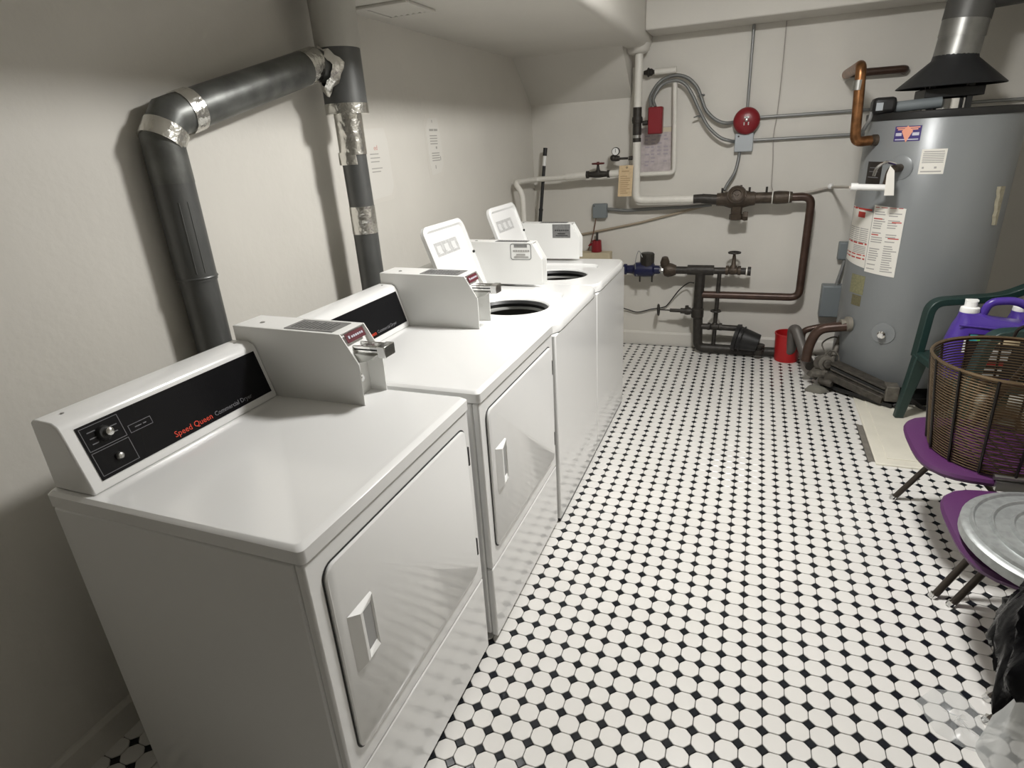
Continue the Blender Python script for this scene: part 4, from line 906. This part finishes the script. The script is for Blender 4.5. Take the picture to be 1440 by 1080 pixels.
obj('pipe_sleeve', MB().tube([(W(1206,264,yt).x,yt,zpv+.005), (W(1196,264,yt).x,yt,zpv+.007)], .0195, 12), whitep, rv, world=True)
obj('thin_tube', MB().tube([(W(1196,264,yt).x,yt,zpv+.006), W(1184,263,4.25), W(1170,263,4.54)], .008, 8), mat('painted_tube_pale', (.46,.42,.37), .5), rv, world=True)
obj('tube_coupling', MB().sphere(W(1168,262,4.545), .018, 10, 6), whitep, rv, world=True)
yg = pr_.y-.135
g = [W(1252,233,yg), W(1258,240,yg), W(1257,275,yg), W(1243,275,yg), W(1247,245,yg)]
tm = MB().add([p for p in g] + [p+Vector((0,.0012,0)) for p in g], [(4,3,2,1,0),(5,6,7,8,9)] + [(i,(i+1)%5,5+(i+1)%5,5+i) for i in range(5)])
obj('paper_tag', tm, paperm, rv, smooth=False, world=True)
# disconnect boxes on the back wall
def dbox(name, label, px0, py0, px1, py1, dep):
    q0, q1 = W(px0,py0,BY-dep), W(px1,py1,BY-dep)
    t = thing(name, label, 'electrical box', ((q0.x+q1.x)/2, BY, q1.z))
    obj('box', MB().box(q0.x, q1.x, BY-dep, BY-.001, q1.z, q0.z), greybox, t, bevel=.006, world=True)
    obj('cover', MB().box(q0.x+.006, q1.x-.006, BY-dep-.006, BY-dep-.0005, q1.z+.006, q0.z-.006), greybox, t, bevel=.003, world=True)
    return q0, q1
u0, u1 = dbox('disconnect_box', 'small grey switch box half hidden behind the water heater', 1181, 341, 1197, 366, .06)
v0, v1 = dbox('disconnect_box', 'larger grey disconnect box beside the foot of the heater', 1157, 402, 1181, 447, .09)
pipe_run('conduit_link', 'thin steel conduit joining the two grey boxes beside the heater', [((u0.x+u1.x)/2+.005,BY-.05,u1.z-.001), ((v0.x+v1.x)/2+.02,BY-.05,v0.z+.001)], .011, conduit)
# copper tails at the foot of the heater
aq, zq_ = cyl(1196, 456); pq = cp(aq-.02, zq_, HR); 
ct = thing('copper_loop', 'brown copper pipes curving from the heater down to the burner fittings', 'pipe', (pq.x-.2, pq.y, .10))
yq = pq.y-.02
def Q(px, py, y=None): return W(px, py, yq if y is None else y)
obj('heater_union', MB().lathe([(.045,-.004),(.045,.02),(.03,.03),(.03,.055)], pq, (-1,-.25,0), 14), mat('dusty_metal', (.26,.24,.20), .6, .3), ct, world=True)
obj('front_bend', MB().tube(fillet([Q(1190,459), Q(1150,462), Q(1137,487), Q(1133,507)], .06), .029, 14), rustm, ct, world=True)
obj('rear_bend', MB().tube(fillet([Q(1185,455,4.3), Q(1145,461,4.3), Q(1129,465,4.3), Q(1125,492,4.3)], .05), .021, 12), rustm, ct, world=True)
obj('grey_bend', MB().tube(fillet([Q(1098,497,4.40), Q(1112,494,4.36), Q(1115,463,4.32), Q(1120,463,4.28), Q(1133,503,4.2), Q(1140,515,4.1)], .05), .033, 14), mat('dull_grey_pipe', (.13,.12,.11), .5, .3), ct, world=True)
# burner / gas valve assembly
bu = thing('gas_burner', 'grimy gas burner assembly reaching out from under the heater', 'burner', (Q(1160,520,3.95).x, 3.95, 0.02))
gm = mat('grimy_metal', (.095,.085,.07), .6, .4, bump=.4, bscale=70, var=.5, vscale=30)
gmd = mat('grimy_pale_metal', (.17,.155,.13), .6, .3, bump=.3, bscale=60, var=.5, vscale=30)
bA, bB = Vector((2.135, 3.90, .165)), Vector((2.40, 3.70, .105))
db = (bB-bA).normalized(); sd = Vector((-db.y, db.x, 0)).normalized()
def beam(a, b, w, h, mbx=None):
    mbx = mbx or MB(); d = (b-a).normalized(); s_ = Vector((-d.y,d.x,0)).normalized()*w; u_ = d.cross(s_.normalized()).normalized()*h
    mbx.add([a-s_-u_, a+s_-u_, a+s_+u_, a-s_+u_, b-s_-u_, b+s_-u_, b+s_+u_, b-s_+u_], [(0,1,2,3),(7,6,5,4),(0,4,5,1),(1,5,6,2),(2,6,7,3),(3,7,4,0)]); return mbx
up_ = Vector((0,0,1))
obj('upper_rail', beam(bA+up_*.022, bB+up_*.022, .040, .006), gm, bu, bevel=.002, world=True)
obj('burner_tray', beam(bA+up_*.0, bB+up_*.0, .034, .008), blackm, bu, world=True)
obj('lower_rail', beam(bA-up_*.052-sd*.015, bB-up_*.045-sd*.015, .042, .022), gm, bu, bevel=.003, world=True)
obj('burner_tube', MB().tube([bA-up_*.012-sd*.02, bB-up_*.012-sd*.02], .014, 10), gmd, bu, world=True)
obj('end_plate', MB().box(bB.x-.02, bB.x+.045, bB.y-.055, bB.y+.03, .062, .150), gmd, bu, bevel=.004, world=True)
obj('base_bar', beam(Vector((2.09,3.93,.034)), Vector((2.43,3.66,.034)), .018, .012), blackm, bu, world=True)
gv = Vector((2.085, 3.94, .165))
obj('gas_valve', MB().lathe([(.030,-.045),(.048,-.04),(.052,0),(.048,.04),(.030,.045)], gv, (.3,-1,.3), 16), gmd, bu, world=True)
obj('valve_dial', MB().lathe([(.026,0),(.026,.022),(.020,.026)], gv+Vector((.01,-.045,.012)), (.3,-1,.3), 14), gm, bu, world=True)
obj('inlet_fitting', MB().lathe([(.030,-.06),(.034,-.055),(.034,-.03),(.026,-.028),(.024,.02),(.034,.024),(.034,.05),(.026,.055)], (2.055,3.98,.105), (.5,.3,.8), 6).lathe([(.018,-.05),(.026,-.045),(.028,.0),(.026,.03),(.016,.04)], (2.075,3.90,.11), (.7,-.5,.2), 8), gmd, bu, world=True)
obj('gas_cock', MB().lathe([(.020,-.04),(.024,-.03),(.024,.03),(.018,.04)], (2.10,3.86,.070), (.8,-.6,.0), 10).box(2.085,2.115,3.845,3.853,.09,.135), gm, bu, world=True)
obj('cloth_rag', MB().loops([[(2.055+r_*math.cos(2*PI*k/24)*(1+.18*math.sin(5*k)), 3.865+r_*.7*math.sin(2*PI*k/24)*(1+.15*math.sin(7*k)), z_) for k in range(24)] for r_, z_ in ((.062,.0045),(.060,.018),(.045,.034),(.02,.040))]), mat('grey_rag', (.15,.145,.12), .9, bump=.6, bscale=40), bu, world=True)
obj('thermocouple', MB().tube(spline([gv+Vector((.02,-.02,.04)), gv+Vector((-.02,.05,.11)), gv+Vector((.06,.10,.14)), gv+Vector((.13,.10,.05)), gv+Vector((.12,.05,-.04))]), .005, 6).torus(gv+Vector((.035,.0,.035)), (.3,-1,.3), .045, .005, 18, 6), gmd, bu, world=True)
obj('gas_line', MB().tube(spline([Q(1188,462,4.05), Q(1180,480,4.05), Q(1172,500,4.0), Q(1168,513,3.95)]), .017, 10), gmd, bu, world=True)
pipe_run('black_hose', 'black hose lying around the front of the heater pan', spline([(2.43,3.655,.032), (2.50,3.68,.072), (2.58,3.66,.035), (2.70,3.70,.032), (2.82,3.72,.032)]), .012, cordm, 'hose', 8)

# ------------------------------------------------------------------ green chair (faces the machines; arms at both sides)
gcx0, gcx1, gy0, gy1, gs = 2.43, 2.90, 3.10, 3.62, .415
gch = thing('plastic_armchair', 'dark green plastic armchair in front of the water heater', 'chair', ((gcx0+gcx1)/2, (gy0+gy1)/2, .019))
st = []
for (ins, z) in ((.0,gs-.035),(.0,gs-.006),(.012,gs),(.05,gs-.010)):
    st.append([(p[0],p[1],z) for p in rrect(gcx0+ins, gcx1-ins, gy0+ins, gy1-ins, .06-ins*.5, 6)])
obj('seat', MB().loops(st), greenp, gch, world=True)
for x, y, sx, sy in ((gcx0+.03,gy0+.04,-1,-1),(gcx0+.03,gy1-.04,-1,1),(gcx1-.03,gy0+.04,1,-1),(gcx1-.03,gy1-.04,1,1)):
    L = []
    for k in range(6):
        f = k/5; hw_ = .034-.012*f; z = gs-.02-(gs-.04)*f; ox, oy = x+sx*.035*f, y+sy*.04*f
        L.append([(ox-hw_,oy-hw_*.8,z),(ox+hw_,oy-hw_*.8,z),(ox+hw_,oy+hw_*.8,z),(ox-hw_,oy+hw_*.8,z)])
    obj('leg', MB().loops(L), greenp, gch, bevel=.006, world=True)
def flatbar(pts, w, h):
    pts = [Vector(p) for p in pts]; L = []
    for i, p in enumerate(pts):
        t = (pts[min(i+1,len(pts)-1)]-pts[max(i-1,0)]).normalized(); s_ = Vector((0,1,0)); n_ = t.cross(s_).normalized()
        L.append([p+s_*w+n_*h, p-s_*w+n_*h, p-s_*w-n_*h, p+s_*w-n_*h])
    return MB().loops(L)
for y, sg in ((gy0+.005,-1),(gy1-.005,1)):
    arm = fillet([(gcx0+.018,y-sg*.012,gs-.04), (gcx0+.05,y+sg*.02,.665), (gcx1-.10,y+sg*.025,.685), (gcx1+.03,y-sg*.01,.76)], .06, 6)
    obj('armrest', flatbar(arm, .030, .019), greenp, gch, bevel=.005, world=True)
L = []
for z, x, ins in ((gs-.01,gcx1-.05,.03),(.55,gcx1-.01,.02),(.70,gcx1+.03,.03),(.775,gcx1+.05,.08),(.79,gcx1+.055,.16)):
    ring = []
    for k in range(9):
        f = k/8; ring.append((x-.05*abs(2*f-1)**2, gy0+ins+(gy1-gy0-2*ins)*f, z))
    for k in range(8,-1,-1):
        f = k/8; ring.append((x+.012-.05*abs(2*f-1)**2, gy0+ins+(gy1-gy0-2*ins)*f, z))
    L.append(ring)
obj('backrest', MB().loops(L), greenp, gch, world=True)
gch.rotation_euler = (0, 0, math.radians(11)); gch.location.x += .055; gch.location.y -= .03

# detergent jugs on the green chair
def make_jug(label, loc):
    t = thing('detergent_jug', label, 'detergent', loc, 'detergent jugs on the green chair')
    # outline in x,z (jug is flat in y); handle hole cut as bridged loop
    N = 40
    def body(z): return
    secs = [(0.0,-.005,.250,.050),(.008,-.012,.258,.058),(.15,-.006,.256,.060),(.215,.010,.252,.058),(.235,.018,.248,.052),(.250,.022,.140,.040),(.268,.024,.090,.034)]
    L = [[(p[0],p[1],z) for p in rrect(x0,x1,-d,d,min(d*.8,(x1-x0)*.4),5)] for z,x0,x1,d in secs]
    obj('body', MB().loops(L), purplejug, t)
    hp = fillet([(.10,0,.252), (.115,0,.310), (.20,0,.318), (.262,0,.285), (.240,0,.205)], .045, 6)
    obj('handle', MB().tube(hp, .0155, 12), purplejug, t)
    cap = obj('cap', MB().lathe([(.032,.266),(.034,.270),(.032,.286),(.022,.290),(.020,.310)], (.056,0,0), (0,0,1), 20), whitep, t)
    obj('spout_tab', MB().box(.036,.078,-.012,.012,.309,.318).box(.036,.046,-.010,.010,.296,.312), whitep, cap, bevel=.002)
    obj('ridge', MB().tube([(.018,-.0565,.226),(.10,-.060,.222),(.20,-.060,.214),(.235,-.056,.222)], .004, 6), purplejug, t)
    M = frame(Vector((.055,-.0605,.020)), (1,0,0), (0,0,1))
    lb = obj('front_label', quadbars(M, [(0,.19,0,.175)], .0012), blackm, t)
    M2 = frame(Vector((.055,-.0620,.020)), (1,0,0), (0,0,1))
    for k, (x0,x1) in enumerate(((.005,.03),(.03,.055),(.055,.09),(.09,.17))):
        obj('rainbow_band', quadbars(M2, [(x0,x1,.148-.004*k,.172-.004*k)], .0005), rainb[k], lb)
    lp_ = obj('label_print', quadbars(M2, [(.085,.150,.10,.118),(.080,.145,.075,.09),(.065,.135,.030,.042),(.060,.130,.010,.02),(-.012,.0,.10,.16)], .0006), whitep, lb); lp_['kind'] = 'stuff'
    obj('label_red', quadbars(M2, [(.075,.135,.050,.066)], .0006), redbright, lb)
    return t
g1 = make_jug('large violet detergent jug with white cap standing on the green chair', (2.475, 3.17, gs))
g1.scale = (1.12, 1.05, 1.15)
g2_ = copy_tree(g1); g2_.location = (2.74, 3.36, gs); g2_.scale = (0.78, 1.0, 1.02)
g2_['label'] = 'second violet detergent jug, cut off by the right edge of the picture'

# ------------------------------------------------------------------ purple folding chairs
def make_chair(label, x0, y0, y1, far, near):
    t = thing('folding_chair', label, 'chair', (x0+.22, (y0+y1)/2, 0.0035), 'purple padded folding chairs along the right side')
    x1 = x0+.43; zs = .425
    def sl(ins, z):
        out = []
        for k in range(40):
            a = 2*PI*k/40; ca, sa = math.cos(a), math.sin(a); e = 3.4
            hx, hy = (x1-x0)/2-ins, (y1-y0)/2-ins
            s_ = (abs(ca/hx)**e+abs(sa/hy)**e)**(-1/e); out.append(((x0+x1)/2+ca*s_, (y0+y1)/2+sa*s_, z))
        return out
    obj('seat', MB().loops([sl(.02,zs-.030), sl(.004,zs-.024), sl(0,zs-.012), sl(.006,zs-.002), sl(.03,zs+.004), sl(.12,zs+.006)]), purplep, t, world=True)
    for (fx_, fy_), yt_ in ((far, y1+.012), (near, y0-.012)):
        obj('leg', MB().tube(fillet([(fx_,fy_,.005), (fx_+.215,yt_,zs-.03), (x1+.02,yt_,.80)], .05), .0115, 10), legm, t, world=True)
        obj('leg', MB().tube([(x1+.06,yt_*.9+fy_*.1-.024,.005), (x0+.14,yt_-.024,zs-.035)], .0115, 10), legm, t, world=True)
        obj('foot_cap', MB().tube([(fx_-.004,fy_,.0038), (fx_+.003,fy_,.020)], .0135, 10), chrome, t, world=True)
    L = []
    for z, x in ((.60,x1-.01),(.62,x1-.004),(.80,x1+.05),(.82,x1+.055)):
        ring = [(x-.03*(1-(2*k/8-1)**2)*0+.02*(2*k/8-1)**2*-1, y0+.02+(y1-y0-.04)*k/8, z) for k in range(9)] + [(x+.02-.02*(2*k/8-1)**2, y0+.02+(y1-y0-.04)*k/8, z) for k in range(8,-1,-1)]
        L.append(ring)
    obj('backrest', MB().loops(L), purplep, t, world=True)
    return t
c1_ = make_chair('purple padded folding chair carrying the wire basket', 2.212, 2.145, 2.645, (2.272,2.67), (2.287,2.035))
c2_ = make_chair('purple padded folding chair carrying the ribbed metal lid', 2.212, 1.59, 2.08, (2.333,2.008), (2.333,1.62))
c3_ = make_chair('purple padded folding chair under the black plastic bag', 2.25, 1.04, 1.50, (2.310,1.538), (2.310,1.05))
obj('chrome_trim', MB().tube([(2.405,2.150,.437), (2.66,2.150,.437)], .010, 10).box(2.41,2.66,2.132,2.146,.395,.428), steel, c1_, world=True)

# wire basket
bcx, bcy, bz0, bz1, br0, br1 = 2.475, 2.36, .433, .775, .208, .252
wb = thing('wire_basket', 'round bronze wire laundry basket on the purple chair', 'basket', (bcx, bcy, bz0))
NR = 34
for k in range(NR):
    f = k/(NR-1); r = br0+(br1-br0)*f; z = bz0+.004+(bz1-bz0-.012)*f
    obj('wire_ring', MB().torus((bcx,bcy,z), (0,0,1), r, .0027, 44, 5), wirem, wb, world=True)
obj('rim', MB().torus((bcx,bcy,bz1), (0,0,1), br1+.001, .0055, 48, 6), wirem, wb, world=True)
for k in range(14):
    a = 2*PI*(k+.35)/14; c_, s_ = math.cos(a), math.sin(a)
    obj('upright_wire', MB().tube([(bcx+c_*(br0+.005),bcy+s_*(br0+.005),bz0+.002), (bcx+c_*(br1+.003),bcy+s_*(br1+.003),bz1)], .0046, 6), wiredk, wb, world=True)
mbb = MB()
for k in range(-4,5):
    h = math.sqrt(max(br0**2-(k*.045)**2, 0)); mbb.tube([(bcx-h,bcy+k*.045,bz0+.004),(bcx+h,bcy+k*.045,bz0+.004)], .0025, 5); mbb.tube([(bcx+k*.045,bcy-h,bz0+.007),(bcx+k*.045,bcy+h,bz0+.007)], .0025, 5)
obj('base_grid', mbb, wiredk, wb, world=True)
for sg, aa in ((1, 1.05), (-1, -1.15)):
    a = aa; ca, sa = math.cos(a), math.sin(a); tx, ty = -sa, ca
    b_ = Vector((bcx+ca*br1, bcy+sa*br1, bz1)); tt = Vector((tx,ty,0))
    obj('handle', MB().tube(spline([b_-tt*.085, b_-tt*.075+Vector((0,0,.035)), b_-tt*.03+Vector((0,0,.062)), b_+tt*.03+Vector((0,0,.062)), b_+tt*.075+Vector((0,0,.035)), b_+tt*.085]), .006, 8), wiredk, wb, world=True)

# ribbed metal lid on the second chair
lcx, lcy, lz, lr = 2.462, 1.752, .436, .247
pf = [(lr-.004,0.0),(lr,.004),(lr,.030),(lr-.006,.035)]
r = lr-.02
for i in range(5):
    h_ = .036+.004*i
    pf += [(r,h_),(r-.004,h_+.009),(r-.008,h_+.009),(r-.013,h_+.002),(r-.040,h_+.004)]; r -= .045
pf += [(.001,.058)]
ml = thing('metal_lid', 'round galvanised lid with concentric ribs on the second purple chair', 'lid', (lcx, lcy, lz))
obj('disc', MB().lathe(pf, (lcx,lcy,lz), (0.03,-.03,1), 56), galv, ml, world=True)
obj('handle', MB().tube(spline([(lcx-.05,lcy,lz+.058),(lcx-.04,lcy,lz+.085),(lcx+.04,lcy,lz+.085),(lcx+.05,lcy,lz+.058)]), .006, 8), galv, ml, world=True)

# black plastic bag on the third chair
def crumple(nu, nv, fn): return [[fn(i/nu, j/(nv-1)) for i in range(nu)] for j in range(nv)]
rs = random.Random(3)
ph = [rs.uniform(0, 6.28) for _ in range(12)]
def bagp(u, v):
    a = 2*PI*u; zt = .434+.24*v
    prof_ = .215*(1-.12*(1-v)**4)*(1-v**2.0*.80)
    wob = 1+.06*math.sin(3*a+ph[0]+4*v)+.045*math.sin(7*a+ph[1]-9*v)+.03*math.sin(13*a+ph[2]+14*v)+.02*math.sin(23*a+ph[4]+22*v)
    p = Vector((2.385+math.cos(a)*prof_*wob, 1.34+math.sin(a)*prof_*wob*.98, zt+.010*v*math.sin(5*a+ph[3])))
    over = min(max((2.245-p.x)/.05, 0), 1)          # the part past the seat edge hangs down
    p.z -= .13*over*(1-v)**2*(1+.3*math.sin(14*p.y*6)); p.x = min(p.x, 2.238) if over > 0 and v < .25 else p.x
    return p
bg = crumple(96, 30, bagp)
bgo = thing('garbage_bag', 'crumpled black plastic bag slumped over the nearest chair', 'bag', (2.385, 1.34, .434))
obj('bag', MB().loops(bg), bagm, bgo, world=True)
obj('knot', MB().lathe([(.05,0),(.03,.03),(.045,.06),(.06,.09)], (2.385,1.34,.665), (.1,.1,1), 14), bagm, bgo, world=True)

# cloudy plastic bag on the floor
def clp(u, v):
    a = 2*PI*u; r_ = (.125-.03*v)*(1+.10*math.sin(3*a+1)+.06*math.sin(8*a+3*v))
    return Vector((2.375+math.cos(a)*r_, 1.36+math.sin(a)*r_*1.1, .006+.28*v+.008*math.sin(6*a)))
cb = thing('plastic_bag', 'cloudy clear plastic bag crumpled on the floor at the lower right', 'bag', (2.375, 1.36, .004))
obj('bag', MB().loops(crumple(60, 14, clp), True, False, False), clearm, cb, world=True)
outl = [FL(px,py,.006) for px,py in ((1287,985),(1312,968),(1350,972),(1378,1005),(1395,1050),(1385,1062),(1352,1050),(1316,1030))]
flap = MB(); ctr = sum(outl, Vector())/len(outl)
N_ = len(outl); rings = []
for f, h in ((1.0,.005),(.75,.016),(.4,.012),(.05,.018)):
    pts_ = []
    for i in range(N_*3):
        k, g_ = divmod(i, 3); p = outl[k].lerp(outl[(k+1)%N_], g_/3)
        q = ctr.lerp(p, f); pts_.append(Vector((q.x, q.y, h+.006*math.sin(i*1.7+f*5)*(1 if f<1 else 0))))
    rings.append(pts_)
obj('flap', flap.loops(rings, True, False, True), thinclear, cb, world=True)
